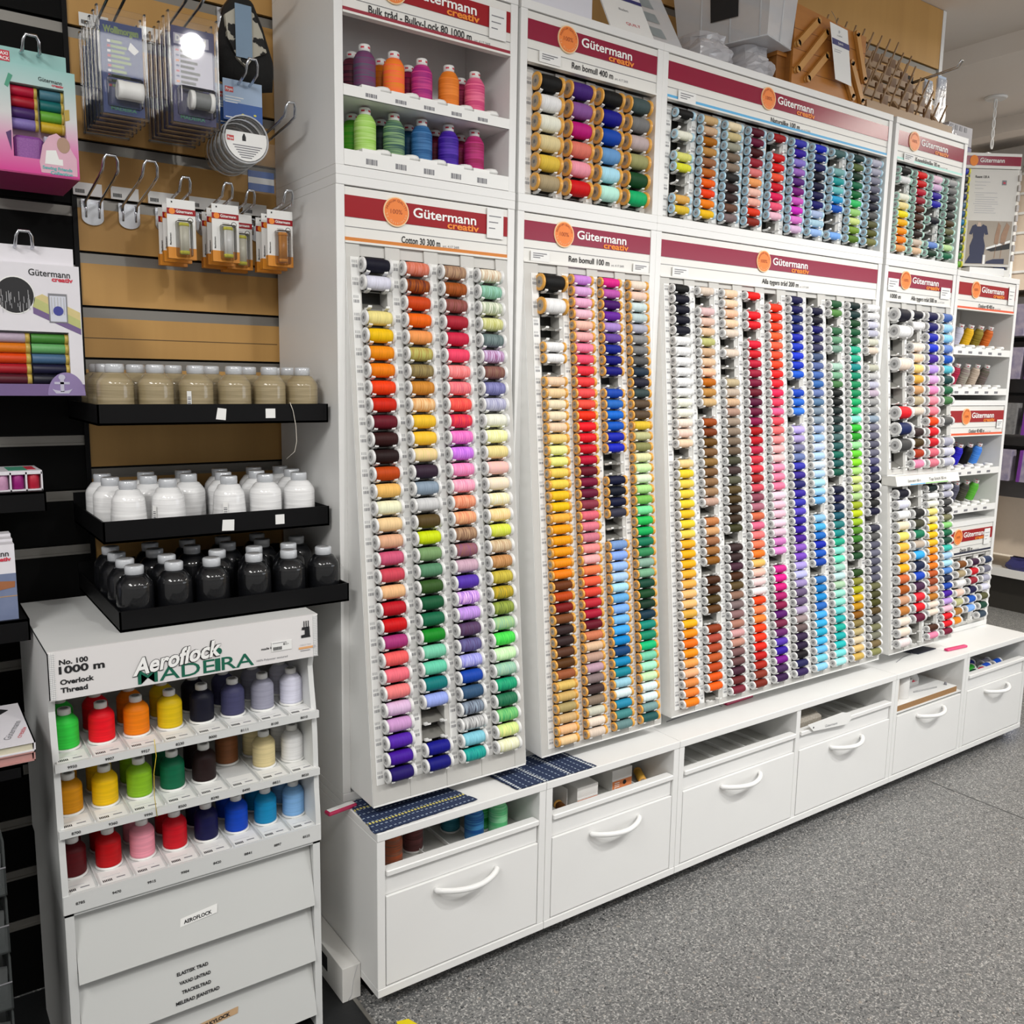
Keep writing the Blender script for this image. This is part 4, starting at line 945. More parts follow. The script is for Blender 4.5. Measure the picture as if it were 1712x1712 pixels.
for i, (z1, z0) in enumerate(fz):
    b = MB(); xa, xc = MX0+.017, MX1-.017
    b.hexa([(xa, .0385, z0), (xc, .0385, z0), (xc, .046, z0-.001), (xa, .046, z0-.001), (xa, .064, z1), (xc, .064, z1), (xc, .072, z1), (xa, .072, z1)], mat('stand_flap', (.60, .61, .595), .5, noise=.03, scale=8))
    fl = b.build('flap', M)
    yf = lambda z: .0380+(z-z0)/(z1-z0)*.0255
    b = MB()
    if i == 0:
        b.quad((-.367, yf(.268)-.0004, .2665), (-.301, yf(.268)-.0004, .2725), (-.299, yf(.285)-.0004, .2880), (-.365, yf(.283)-.0004, .2805), PAP)
        b.text('AEROFLOCK', (-.360, yf(.272)-.001, .2705), (.996, 0, .07), (0, .2, .98), .0062, BLK, width=.050, bold=.03)
    elif i == 1:
        for k, t_ in enumerate(('ELASTISK TRAD', 'VAXAD LINTRAD', 'TRACKELTRAD', 'MELERAD JEANSTRAD')):
            z = .1705-.0165*k; wd = (.056, .056, .052, .078)[k]
            b.text(t_, (-.375+(.003*k if k < 3 else -.006), yf(z)-.0008, z), (.998, 0, .03), (0, .2, .98), .0058, BLK, width=wd, bold=.03)
    else:
        b.quad((-.345, yf(.05)-.0004, .044), (-.268, yf(.05)-.0004, .052), (-.266, yf(.06)-.0004, .064), (-.343, yf(.06)-.0004, .058), mat('tan_tape', (.55, .36, .20), .5, noise=.08))
        b.text('BULKYLOCK', (-.338, yf(.05)-.001, .0485), (.994, 0, .10), (0, .2, .98), .0062, BLK, width=.056, bold=.03)
    b.build('paper_label', fl)
t = thing('loose_thread', 'thin yellow thread hanging across the shelves of the counter display', 'thread', (-.395, .041, .50))
MB().tube([(-.398, .0405, .630), (-.396, .0405, .600), (-.401, .0405, .57), (-.402, .0405, .53), (-.399, .0405, .490)], .0006, mat('yellow_thread', (.75, .55, .03), .6, noise=.1), 5).build('strand', t)
t = thing('loose_thread', 'thin pale thread dangling from the top black tray', 'thread', (-.085, .186, 1.06))
MB().tube([(-.088, .187, 1.196), (-.082, .1865, 1.18), (-.077, .186, 1.150), (-.076, .186, 1.12), (-.080, .187, 1.10), (-.092, .20, 1.085)], .0007, mat('pale_thread', (.62, .58, .5), .6, noise=.1), 5).build('strand', t)

# ------------------------------------------------------------------ black trays on the slatwall
def tray(x0, x1, y0, z0, h, label, stick):
    t = thing('shelf_tray', label, 'shelf tray', ((x0+x1)/2, WY, z0), 'black metal trays on the slatwall')
    b = MB(); b.box(x0, y0, z0, x1, WY-.003, z0+.004, BLKP); b.box(x0, y0, z0, x1, y0+.003, z0+h, BLKP); b.box(x0, y0, z0, x0+.003, WY-.003, z0+h*.98, BLKP); b.box(x1-.003, y0, z0, x1, WY-.003, z0+h*.98, BLKP); b.box(x0, WY-.006, z0, x1, WY-.003, z0+h+.02, BLKP)
    b.build('tray_body', t)
    for (xa, za, xb, zb, k) in stick:
        b = MB(); b.prism([(xa, za), (xb, za-.001*k), (xb+.001*k, zb), (xa+.002*k, zb+.001*k)], y0-.0006, y0, PAP); b.build('sticker', t)
    return t
tray(-.434, -.008, .189, 1.156, .037, 'topmost black tray, holding beige wrapped cones', [(-.231, 1.165, -.213, 1.184, 2), (-.136, 1.166, -.117, 1.184, 0)])
tray(-.434, -.008, .190, .947, .040, 'middle black tray, holding white wrapped cones', [(-.226, .954, -.203, .974, 1), (-.121, .958, -.103, .977, 0)])
tray(-.432, -.008, .100, .8085, .036, 'lowest black tray, holding black wrapped cones', [])
gw = 'wrapped cones on the black trays'
bei = [.5]; k = 0
def wc(x, y, z, code, lab, tap=False, bc=None, rot=None):
    cone('wrapped_taper' if tap else 'wrapped', 'wrapped_thread_cone', x, y, z, code, lab, gw, rot, bc)
BEI, WHT, BLA = 'a39474/908263', 'eee/ddd', '0c0d11/08090c'
for i, x in enumerate((-.395, -.326, -.254, -.182, -.113, -.046)):
    wc(x, .2285, 1.1602, BEI, 'beige wrapped cone in the front row of the top tray, %s' % (ordinal(i+1)+' from left'), bc=-128 if i == 2 else None)
for i, x in enumerate((-.398, -.345, -.276, -.205, -.131, -.048)):
    wc(x, .2980, 1.1602, BEI, 'beige wrapped cone in the second row of the top tray, %s' % (ordinal(i+1)+' from left'))
for i, x in enumerate((-.396, -.327, -.257, -.187, -.117, -.046)):
    wc(x, .3680, 1.1602, BEI, 'beige wrapped cone in the back row of the top tray, %s' % (ordinal(i+1)+' from left'))
for i, (x, tp) in enumerate(((-.382, True), (-.312, True), (-.198, True), (-.126, False), (-.056, False))):
    wc(x, .2290, .9512, WHT, 'white wrapped cone in the front row of the middle tray, %s' % (ordinal(i+1)+' from left'), tp, (-150 if i == 1 else -120) if i in (1, 2) else None)
for i, x in enumerate((-.398, -.330, -.255, -.187, -.119, -.044)):
    wc(x, .2985, .9512, WHT, 'white wrapped cone in the second row of the middle tray, %s' % (ordinal(i+1)+' from left'), False)
for i, x in enumerate((-.398, -.318, -.246, -.172, -.100, -.042)):
    wc(x, .3700, .9512, WHT, 'white wrapped cone in the back row of the middle tray, %s' % (ordinal(i+1)+' from left'), False)
for i, x in enumerate((-.397, -.330, -.263, -.184, -.116, -.045)):
    wc(x, .1375, .8127, BLA, 'black wrapped cone in the front row of the lowest tray, %s' % (ordinal(i+1)+' from left'))
for i, x in enumerate((-.398, -.325, -.232, -.160, -.090)):
    wc(x, .2050, .8127, BLA, 'black wrapped cone in the second row of the lowest tray, %s' % (ordinal(i+1)+' from left'), bc=-115 if i == 2 else None)
for i, x in enumerate((-.398, -.330, -.260, -.190, -.120, -.046)):
    wc(x, .2740, .8127, BLA, 'black wrapped cone in the third row of the lowest tray, %s' % (ordinal(i+1)+' from left'))
for i, x in enumerate((-.395, -.322, -.250, -.178, -.106)):
    wc(x, .3430, .8127, BLA, 'black wrapped cone in the back row of the lowest tray, %s' % (ordinal(i+1)+' from left'))

# ------------------------------------------------------------------ hooks and hanging goods
def hook(x, z, y1, label, up=.03, wid=.026, plate=True, tagc=True, mm=None):
    t = thing('display_hook', label, 'display hook', (x, WY, z), 'chrome hooks on the slatwall')
    mm = mm or STEEL
    b = MB(); h = wid/2
    b.tube([(x-h, WY-.006, z-.010), (x-h, WY-.012, z), (x-h, y1+.03, z+up*.75), (x-h, y1, z+up), (x-h*.9, y1-.006, z+up+.016), (x-h*.6, y1-.008, z+up+.024), (x+h*.6, y1-.008, z+up+.024), (x+h*.9, y1-.006, z+up+.016), (x+h, y1, z+up), (x+h, y1+.03, z+up*.75), (x+h, WY-.012, z), (x+h, WY-.006, z-.010)], .0027, mm, 8)
    b.build('wire', t)
    if plate:
        b = MB(); n = 12; w_ = .020
        pl = [(x-w_, z+.004), (x-w_, z-.030)]+[(x+w_*math.cos(PI+PI*i/n), z-.030+w_*.7*math.sin(PI+PI*i/n)) for i in range(1, n)]+[(x+w_, z-.030), (x+w_, z+.004)]
        b.prism(pl, WY-.005, WY-.002, STEEL)
        for s_ in (-1, 1): b.tube([(x+s_*.012, WY-.006, z+.002), (x+s_*.012, WY-.006, z-.030)], .002, STEEL, 6)
        b.build('plate', t)
    if tagc:
        b = MB(); b.box(x-.034, WY-.010, z+.010, x+.018, WY-.0085, z+.034, PAP)
        for i in range(7): b.box(x-.030+i*.0024, WY-.0108, z+.014, x-.030+i*.0024+.0015, WY-.0098, z+.021, BLK)
        b.build('price_ticket', t)
    return t
hook(-.371, 1.577, .300, 'empty chrome hook nearest the black slatwall')
hook(-.303, 1.577, .300, 'empty chrome hook left of the white and orange packs')
hook(-.233, 1.577, .33, 'chrome hook carrying the leftmost white and orange packs', .016, .020)
hook(-.152, 1.577, .33, 'chrome hook carrying the second group of white and orange packs', .016, .020)
hook(-.100, 1.577, .35, 'chrome hook carrying the dim packs in the third group', .012, .018)
hook(-.040, 1.577, .30, 'chrome hook carrying the pack beside the white cabinet', .012, .018)
hook(-.345, 1.888, .22, 'chrome hook carrying the blue blister packs with white spools', .03, .026, False)
hook(-.232, 1.888, .22, 'chrome hook carrying the violet blister packs with grey spools', .016, .026, False)
hook(-.115, 1.785, .28, 'chrome hook carrying the blue card', .03, .022, False, False)
hook(-.048, 1.725, .26, 'bare chrome hook end beside the white cabinet', .02, .020, False, False)
hook(-.095, 1.990, .26, 'dark wire hook carrying the black cow-print pouch', .02, .022, True, False, mat('dark_wire', (.12, .10, .09), .35, metal=.8, noise=.1))

BLU1 = mat('royal_blue_card', (.025, .060, .24), .45, noise=.05); BLU2 = mat('violet_blue_card', (.035, .035, .16), .45, noise=.05)
LILC = mat('lilac_panel', (.52, .50, .62), .45, noise=.03); GREENI = mat('pale_green_ink', (.30, .42, .16), .5, noise=.1); FGRN = mat('fresh_green_ink', (.06, .32, .20), .5, noise=.1)
SPW = mat('white_sewing_spool', (.78, .78, .76), .4, noise=.05); SPG = mat('grey_sewing_thread', (.22, .23, .23), .5, noise=.2, scale=200)
def blister(x0, z0, w_, h_, y, style, label, grp, front=True):
    t = thing('blister_pack', label, 'blister pack', (x0+w_/2, y, z0), grp)
    b = MB(); cm = BLU1 if style == 1 else BLU2
    b.box(x0+.006, y, z0+.006, x0+w_-.006, y+.0012, z0+h_-.022, cm)
    card = b.build('printed_card', t)
    b = MB()                                    # clear shell: thin sheet with a raised rim and a dome
    b.box(x0, y-.0022, z0, x0+w_, y-.0016, z0+h_, CLEAR)
    for xa in (x0, x0+w_-.003): b.box(xa, y-.006, z0, xa+.003, y+.006, z0+h_, CLEAR)
    b.box(x0, y-.006, z0, x0+w_, y+.006, z0+.003, CLEAR)
    b.rbox(x0+.012, y-.024, z0+.016, x0+w_-.012, y-.002, z0+.064, .004, CLEAR)
    b.build('clear_shell', t)
    if not front: return t
    f = MB(); yy = y-.0005
    if style == 1:
        f.text('Wollimorgen', (x0+.010, yy, z0+h_-.040), (1, 0, .02), V, .010, GREENI, width=w_-.022, bold=.06)
        for i in range(10):
            f.box(x0+.016, yy-.0002, z0+h_-.056-i*.0080, x0+.016+.005, yy, z0+h_-.052-i*.0080, CAPR if i % 2 else TXW)
            f.box(x0+.022, yy-.0002, z0+h_-.056-i*.0080, x0+.022+(.018, .026, .022, .030, .032, .020, .024, .028, .030, .026)[i], yy, z0+h_-.0515-i*.0080, GREENI)
        f.prism([(x0+w_-.026, z0+h_-.050), (x0+w_-.012, z0+h_-.062), (x0+w_-.020, z0+h_-.070), (x0+w_-.030, z0+h_-.062)], yy-.0003, yy, TXW)
        f.text('MADEIRA', (x0+.018, yy, z0+.012), U, V, .0055, FGRN, width=.042, bold=.03)
    else:
        f.rbox(x0+.010, yy-.0004, z0+h_-.052, x0+w_-.016, yy, z0+h_-.034, .0001, LILC)
        f.text('Deosthread', (x0+.013, yy-.0006, z0+h_-.047), U, V, .010, TXW, width=w_-.034, bold=.06)
        f.box(x0+.010, yy-.0003, z0+.068, x0+w_-.010, yy, z0+h_-.056, LILC)
        for i in range(8):
            f.box(x0+.013, yy-.0006, z0+h_-.064-i*.0088, x0+.0185, yy-.0003, z0+h_-.061-i*.0088, (CAPR, BLU1, ORT, BLU1)[i % 4])
            f.box(x0+.021, yy-.0006, z0+h_-.065-i*.0088, x0+.021+(.026, .020, .030, .024, .034, .030, .026, .038)[i], yy-.0003, z0+h_-.0605-i*.0088, BLK)
        f.text('MADEIRA', (x0+.018, yy, z0+.012), U, V, .0060, FGRN, width=.044, bold=.03)
    f.build('print', card)
    s_ = MB(); cx, cz = x0+w_*.58, z0+.042
    if style == 1: s_.lathe([(-.021, .0145), (-.0205, .0160), (-.012, .0160), (-.011, .0156), (.011, .0156), (.012, .0160), (.0205, .0160), (.021, .0145)], (cx, y-.0180, cz), 'x', 18, SPW)
    else:
        s_.lathe([(-.021, .0145), (-.0205, .0165), (-.014, .0165), (-.0135, .0140)], (cx, y-.0180, cz), 'x', 18, SPW, True, (True, False)); s_.lathe([(-.0135, .0145), (.0135, .0145)], (cx, y-.0180, cz), 'x', 18, SPG, True, (False, False)); s_.lathe([(.0135, .0140), (.014, .0165), (.0205, .0165), (.021, .0145)], (cx, y-.0180, cz), 'x', 18, SPW, True, (False, True))
    s_.build('thread_spool', t)
    return t
for i in range(6):
    blister(-.392, 1.688, .080, .178, .255+.031*i, 1, 'blue blister pack with white spool, %s in its hook row' % ('foremost' if i == 0 else ordinal(i+1)), 'blue blister packs', i < 2)
for i in range(6):
    blister(-.276, 1.692, .088, .190, .250+.032*i, 2, 'violet blister pack with grey spool, %s in its hook row' % ('foremost' if i == 0 else ordinal(i+1)), 'violet blister packs', i < 2)
# white and orange machine-thread packs
OPK = mat('orange_pack_base', (.72, .27, .02), .45, noise=.05); TUB = [mat('cream_tube', (.72, .70, .58), .35, noise=.1), mat('clear_white_tube', (.80, .80, .78), .25, noise=.05), mat('orange_tube', (.55, .22, .03), .4, noise=.1)]
YLE = mat('yellow_tube_end', (.70, .66, .05), .4, noise=.05)
def mpack(x0, z0, y, tube, label, front=True):
    w_, h_ = .053, .110
    t = thing('thread_pack', label, 'thread pack', (x0+w_/2, y, z0), 'white and orange thread packs')
    b = MB(); b.box(x0, y, z0, x0+w_, y+.0015, z0+h_, PAP); b.box(x0, y-.001, z0, x0+w_, y+.012, z0+.021, OPK); b.box(x0, y-.0006, z0+h_-.028, x0+w_, y, z0+h_-.017, REDA)
    b.disc((x0+.009, y-.0012, z0+h_-.0225), .0058, .0058, U, V, ORT, 18)
    b.box(x0+.008, y-.0006, z0+h_-.007, x0+.0105, y, z0+h_-.004, BLK)
    cd = b.build('printed_card', t)
    b = MB(); b.text('Gütermann', (x0+.0165, y-.0010, z0+h_-.0245), U, V, .0052, TXW, width=.031, bold=.02)
    for i in range(3): b.box(x0+.020, y-.0004, z0+h_-.036-i*.004, x0+.034, y, z0+h_-.0347-i*.004, GRL)
    b.text('Maschinengarn', (x0+.0065, y-.0006, z0+.025), V, (-1, 0, 0), .0030, BLK, width=.022, bold=.02)
    b.lathe([(0, .0054), (.0002, .0052)], (x0+.043, y-.0006, z0+h_-.037), 'y', 18, BLK); b.disc((x0+.043, y-.0010, z0+h_-.037), .0042, .0042, U, V, PAP, 16)
    b.build('print', cd)
    if front is not None:
        b = MB(); cx = x0+.028; m_ = TUB[tube]
        e = YLE if tube < 2 else OPK
        b.lathe([(0, .0085), (.004, .0095), (.006, .0095)], (cx, y-.010, z0+.008), 'z', 16, e); b.lathe([(.006, .0088), (.052, .0088)], (cx, y-.010, z0+.008), 'z', 16, m_); b.lathe([(.052, .0095), (.056, .0095), (.058, .0085)], (cx, y-.010, z0+.008), 'z', 16, e)
        b.build('thread_tube', t)
        b = MB(); b.rbox(x0+.014, y-.021, z0+.004, x0+.042, y-.0005, z0+.070, .003, CLEAR); b.build('clear_cover', t)
    return t
for g, (xx, zz, yy, tb, n, nm) in enumerate(((-.268, 1.466, .330, 0, 3, 'leftmost'), (-.182, 1.468, .335, 1, 3, 'second'), (-.138, 1.462, .385, 0, 2, 'dim third'), (-.078, 1.466, .315, 2, 3, 'rightmost'))):
    for i in range(n):
        mpack(xx+.001*i, zz-.003*i, yy+.036*i, tb, 'white and orange thread pack, %s in the %s group' % ('foremost' if i == 0 else ordinal(i+1), nm), True if i == 0 else None)
# blue card, round clear boxes
PB = mat('sky_card', (.36, .48, .66), .45, noise=.05); PB2 = mat('deep_blue_card', (.02, .10, .38), .45, noise=.05); PRED = mat('red_logo_square', (.55, .03, .03), .45, noise=.05)
for i, (dx, y, l) in enumerate(((0, .325, 'blue card with red logo square hanging above the round clear boxes'), (-.002, .365, 'blue card with red logo square behind the front one'))):
    t = thing('notions_card', l, 'card', (-.118, y, 1.735), 'blue cards on the hook')
    b = MB(); x0 = -.156+dx; b.box(x0, y, 1.737, x0+.077, y+.0015, 1.812, PB); b.box(x0, y-.0003, 1.737, x0+.077, y, 1.770, PB2); cd = b.build('printed_card', t)
    b = MB(); b.box(x0+.004, y-.0006, 1.788, x0+.020, y, 1.798, PRED); b.text('Prym', (x0+.0055, y-.0010, 1.7905), U, V, .0052, TXW, width=.013, bold=.02)
    for k in range(3): b.box(x0+.004, y-.0006, 1.779-k*.005, x0+.040-k*.006, y, 1.7805-k*.005, TXW)
    b.box(x0+.004, y-.0006, 1.741, x0+.045, y, 1.743, TXW); b.disc((x0+.038, y-.0006, 1.750), .003, .002, U, V, YLE, 10); b.disc((x0+.062, y-.0006, 1.752), .003, .002, U, V, YLE, 10)
    b.build('print', cd)
for i in range(5):
    y = .275+.032*i; cx, cz, r = -.134+.002*i, 1.690, .043
    t = thing('round_clear_box', 'round clear plastic box with white label, %s in its hook row' % ('foremost' if i == 0 else ordinal(i+1)), 'plastic box', (cx, y, cz-r), 'round clear boxes')
    b = MB(); b.lathe([(-.011, r*.96), (-.009, r), (.009, r), (.011, r*.96)], (cx, y, cz), 'y', 28, CLEAR); b.tube([(cx+r*math.cos(a), y-.010, cz+r*math.sin(a)) for a in [2*PI*k/28 for k in range(28)]], .0016, CLEAR2, 6, True)
    b.build('clear_case', t)
    b = MB(); rl = r*.93; a0 = math.asin(.30)
    pts = [(cx+rl*math.cos(a), cz+rl*math.sin(a)) for a in [PI-a0+(PI+2*a0)*k/20 for k in range(21)]]
    b.prism(pts, y-.0122, y-.0116, PAP); lb = b.build('paper_label', t)
    if i == 0:
        b = MB(); b.box(cx-.037, y-.0127, cz-.006, cx-.024, y-.0122, cz+.003, PRED); b.text('Prym', (cx-.0358, y-.0131, cz-.004), U, V, .0045, TXW, width=.0105, bold=.02)
        b.prism([(cx-.008, cz-.004), (cx-.001, cz-.004), (cx-.001, cz+.003), (cx-.0035, cz+.009), (cx-.0055, cz+.009), (cx-.008, cz+.003)], y-.0127, y-.0122, BLK)
        for k in range(6): b.box(cx-.026+.003*k, y-.0127, cz-.0135-k*.0042, cx+.030-.004*k, y-.0122, cz-.0118-k*.0042, GRI)
        b.build('print', lb)
t = thing('blue_packet', 'small blue packet half hidden right of the round clear boxes', 'packet', (-.052, .41, 1.62))
b = MB(); b.box(-.085, .40, 1.625, -.030, .402, 1.665, PB2); b.box(-.085, .3995, 1.640, -.030, .40, 1.652, PAP); b.build('printed_card', t); b = MB(); b.box(-.088, .392, 1.62, -.028, .3925, 1.72, CLEAR); b.build('clear_bag', t)
# cow-print pouch
t = thing('fabric_pouch', 'black fabric pouch with black and cream cow-print panel and blue tag', 'pouch', (-.095, .34, 1.80))
BF = mat('black_fabric', (.012, .012, .012), .9, noise=.3, scale=200, bump=.3)
def puff(b, poly, yf, yb, m, n=3):
    cx = sum(p[0] for p in poly)/len(poly); cz = sum(p[1] for p in poly)/len(poly); rings = []
    for k, (sc, y) in enumerate(((.55, yf), (.85, yf+(yb-yf)*.2), (1, (yf+yb)/2), (.85, yb-(yb-yf)*.2), (.55, yb))): rings.append([(cx+(p[0]-cx)*sc, y, cz+(p[1]-cz)*sc) for p in poly])
    nn = len(poly); vs = [v for r_ in rings for v in r_]; fs = [tuple(range(nn))[::-1], tuple(range(4*nn, 5*nn))]
    for k in range(4):
        for i in range(nn): j = (i+1) % nn; fs.append((k*nn+i, k*nn+j, (k+1)*nn+j, (k+1)*nn+i))
    b.add(vs, fs, m, True)
b = MB(); puff(b, [(-.155, 1.815), (-.100, 1.800), (-.045, 1.812), (-.042, 1.86), (-.065, 1.93), (-.085, 1.975), (-.115, 1.985), (-.140, 1.95), (-.158, 1.88)], .325, .39, BF); b.build('fabric_body', t)
COW = mat('cow_print', (.45, .43, .36), .8, noise=1., scale=38, col2=(.01, .01, .01))
for nd in COW.node_tree.nodes:
    if nd.type == 'TEX_NOISE':
        mr = COW.node_tree.nodes.new('ShaderNodeMapRange'); mr.inputs['From Min'].default_value = .54; mr.inputs['From Max'].default_value = .56
        lk = nd.outputs['Fac'].links[0]; to = lk.to_socket; COW.node_tree.links.new(nd.outputs['Fac'], mr.inputs['Value']); COW.node_tree.links.new(mr.outputs['Result'], to)
b = MB(); b.prism([(-.150, 1.925), (-.146, 1.885), (-.128, 1.850), (-.110, 1.838), (-.096, 1.858), (-.070, 1.872), (-.078, 1.905), (-.094, 1.938), (-.118, 1.950)], .318, .327, COW); b.build('printed_panel', t)
b = MB(); b.box(-.132, .3135, 1.852, -.100, .3150, 1.948, mat('steel_blue_tag', (.20, .30, .42), .5, noise=.06)); b.build('blue_tag', t)

# ------------------------------------------------------------------ boxes at the far left
def lying(b, x0, x1, y, z, r, m, e=None):
    b.lathe([(x0, r*.9), (x0+.001, r), (x1-.001, r), (x1, r*.9)], (0, y, z), 'x', 14, m)
TEAL = mat('aqua_print', (.30, .55, .52), .45, noise=.06); PKP = mat('pink_print', (.62, .06, .26), .45, noise=.1); PKD = mat('deep_pink_print', (.42, .02, .16), .45, noise=.2, scale=120)
def grad_mat():
    m = bpy.data.materials.new('aqua_to_pink_print'); m.use_nodes = True; nt = m.node_tree; bs = nt.nodes['Principled BSDF']
    tc = nt.nodes.new('ShaderNodeTexCoord'); sp = nt.nodes.new('ShaderNodeSeparateXYZ'); mr = nt.nodes.new('ShaderNodeMapRange'); cr = nt.nodes.new('ShaderNodeValToRGB')
    nt.links.new(tc.outputs['Object'], sp.inputs[0]); nt.links.new(sp.outputs['Z'], mr.inputs['Value']); mr.inputs['From Min'].default_value = 0; mr.inputs['From Max'].default_value = .19
    e = cr.color_ramp.elements; e[0].position = .02; e[0].color = (.62, .03, .26, 1); e[1].position = .95; e[1].color = (.28, .55, .52, 1)
    for p, c in ((.25, (.66, .20, .42, 1)), (.5, (.62, .62, .62, 1))): k = e.new(p); k.color = c
    nt.links.new(mr.outputs['Result'], cr.inputs['Fac']); nt.links.new(cr.outputs['Color'], bs.inputs['Base Color']); bs.inputs['Roughness'].default_value = .4
    return m
GRD = grad_mat()
t = thing('sewing_kit_box', 'aqua and pink boxed set of eight thread spools hanging at the far left', 'boxed set', (-.50, .275, 1.578))
b = MB(); x0, x1, y0, z0, z1 = -.556, -.4265, .275, 1.578, 1.752
b.box(x0, y0+.0301, z0+.0021, x1, .4455, z1, GRD); b.box(x0, y0, z0-.0005, x1, .45, z0+.002, PKD)
for q in ((x0, z0+.0021, x1, 1.604), (x0, 1.722, x1, z1), (x0, 1.604, -.526, 1.722), (-.4445, 1.604, x1, 1.722)): b.box(q[0], y0, q[1], q[2], y0+.03, q[3], GRD)
b.box(-.556, .446, z1, -.436, .449, 1.785, TEAL)
b.box(-.556, y0+.018, 1.752, -.436, y0+.02, 1.781, TEAL)
bx = b.build('printed_carton', t)
for i, (l, r_) in enumerate((('b03', '478'), ('a02', '066'), ('426', '6a3'), ('87b', 'ca2'))):
    z = 1.7125-.0175*i
    for (xa, xc, c) in ((-.525, -.489, l), (-.481, -.448, r_)):
        s_ = MB(); lying(s_, xa, xc, y0+.015, z, .0090, mat('boxed_thread_'+c, hx(c), .5, noise=.25, scale=300)); s_.lathe([(xc-.001, .0093), (xc+.004, .0093)], (0, y0+.015, z), 'x', 14, mat('gold_spool_end', (.55, .40, .08), .4, noise=.2, scale=200)); s_.build('thread_spool', t)
b = MB(); b.rbox(-.524, y0+.010, 1.600, -.478, y0+.028, 1.642, .008, mat('purple_sequins', (.16, .03, .22), .4, noise=.7, scale=400, col2=(.35, .12, .42))); b.build('sequin_pouch', t)
b = MB(); b.box(-.477, y0+.012, 1.604, -.446, y0+.028, 1.645, LILC); b.build('inner_card', t)
b = MB(); yy = y0-.0006
b.prism([(-.486, 1.583), (-.488, 1.60), (-.482, 1.628), (-.472, 1.644), (-.460, 1.650), (-.446, 1.640), (-.430, 1.612), (-.430, 1.583)], yy, y0, mat('pale_pink_print', (.72, .42, .52), .45, noise=.15, scale=30))
b.prism([(-.480, 1.598), (-.477, 1.620), (-.462, 1.622), (-.458, 1.608), (-.452, 1.608), (-.452, 1.598)], yy-.0004, yy, PAP)
b.disc((-.450, yy-.0005, 1.632), .010, .013, U, V, mat('tan_print', (.42, .26, .18), .5, noise=.1), 20)
b.text('Sewing Friends', (-.484, yy-.0006, 1.5895), U, V, .0050, mat('turquoise_ink', (.10, .45, .45), .5, noise=.05), width=.046, bold=.03)
b.text('Collection', (-.472, yy-.0006, 1.5820), U, V, .0050, mat('turquoise_ink', (.10, .45, .45), .5), width=.034, bold=.03)
b.text('Gütermann', (-.483, yy, 1.7310), (1, 0, -.04), V, .0062, BLK, width=.036, bold=.01); b.text('creativ', (-.463, yy-.0002, 1.7255), (1, 0, -.04), V, .0042, CAPR, width=.018, bold=.03)
b.box(-.550, y0+.0172, 1.7575, -.5215, y0+.0178, 1.7745, CAPR); b.text('MAXI', (-.541, y0+.0168, 1.7670), U, V, .0048, TXW, width=.017, bold=.02); b.text('PACK', (-.540, y0+.0168, 1.7595), U, V, .0048, TXW, width=.018, bold=.02)
b.prism([(-.536, 1.640), (-.529, 1.612), (-.528, 1.645)], yy, y0, mat('dark_purple_print', (.08, .02, .13), .5, noise=.1)); b.prism([(-.534, 1.715), (-.527, 1.735), (-.521, 1.732), (-.529, 1.712)], yy, y0, FGRN)
b.prism([(-.446, 1.690), (-.438, 1.692), (-.438, 1.675), (-.445, 1.672)], yy, y0, mat('mustard_print', (.48, .33, .05), .5, noise=.1))
b.build('print', bx)
hook(-.492, 1.785, .27, 'chrome hook through the aqua and pink boxed set', -.012, .026, False, False)

VIO = mat('violet_print', (.17, .11, .26), .45, noise=.1); LILW = mat('lilac_white_print', (.74, .72, .76), .45, noise=.05)
t = thing('sewing_kit_box', 'white and violet boxed set of spools, needles and pins hanging at the far left', 'boxed set', (-.52, .25, 1.206))
b = MB(); x0, x1, y0, z0, z1 = -.640, -.4405, .250, 1.206, 1.428
b.box(x0, y0+.028, z0, x1, .44, z1, LILW); b.box(x0, y0, z0, x1, y0+.028, 1.226, VIO); b.box(x0, y0, 1.315, x1, y0+.028, z1, LILW); b.box(-.462, y0, 1.226, x1, y0+.028, 1.315, LILW)
b.box(x0, y0+.012, z1, -.4465, y0+.015, 1.458, LILW); b.box(x0, y0+.05, z1, -.4465, y0+.053, 1.462, LILW)
bx = b.build('printed_carton', t)
for i, (l, r_) in enumerate((('bab', '483'), ('d70', '6a6'), ('d40', '468'), ('a12', '113'), ('512', '112'))):
    z = 1.3040-.0175*i
    for (xa, xc, c) in ((-.632, -.528, l), (-.520, -.467, r_)):
        s_ = MB(); lying(s_, xa, xc, y0+.013, z, .0086, mat('boxed_thread_'+c, hx(c), .5, noise=.2, scale=300)); s_.lathe([(xc-.001, .0089), (xc+.006, .0089)], (0, y0+.013, z), 'x', 14, mat('gold_spool_end', (.55, .40, .08), .4)); s_.build('thread_spool', t)
b = MB(); yy = y0-.0006
b.text('Gütermann', (-.519, yy, 1.4085), (1, 0, -.02), V, .0105, BLK, width=.064, bold=.012); b.text('creativ', (-.484, yy-.0002, 1.4005), (1, 0, -.02), V, .0070, CAPR, width=.033, bold=.04)
b.disc((-.541, yy, 1.374), .0300, .0315, U, V, PAP, 32); b.disc((-.541, yy-.0003, 1.374), .0282, .0295, U, V, BLK, 32)
rn = random.Random(5)
for i in range(26):
    a = rn.uniform(-.022, .022); l = rn.uniform(.006, .018); zz = 1.368+rn.uniform(-.016, .010)
    b.box(-.541+a, yy-.0006, zz-l*.5, -.541+a+.0007, yy-.0003, zz+l*.5, GRL)
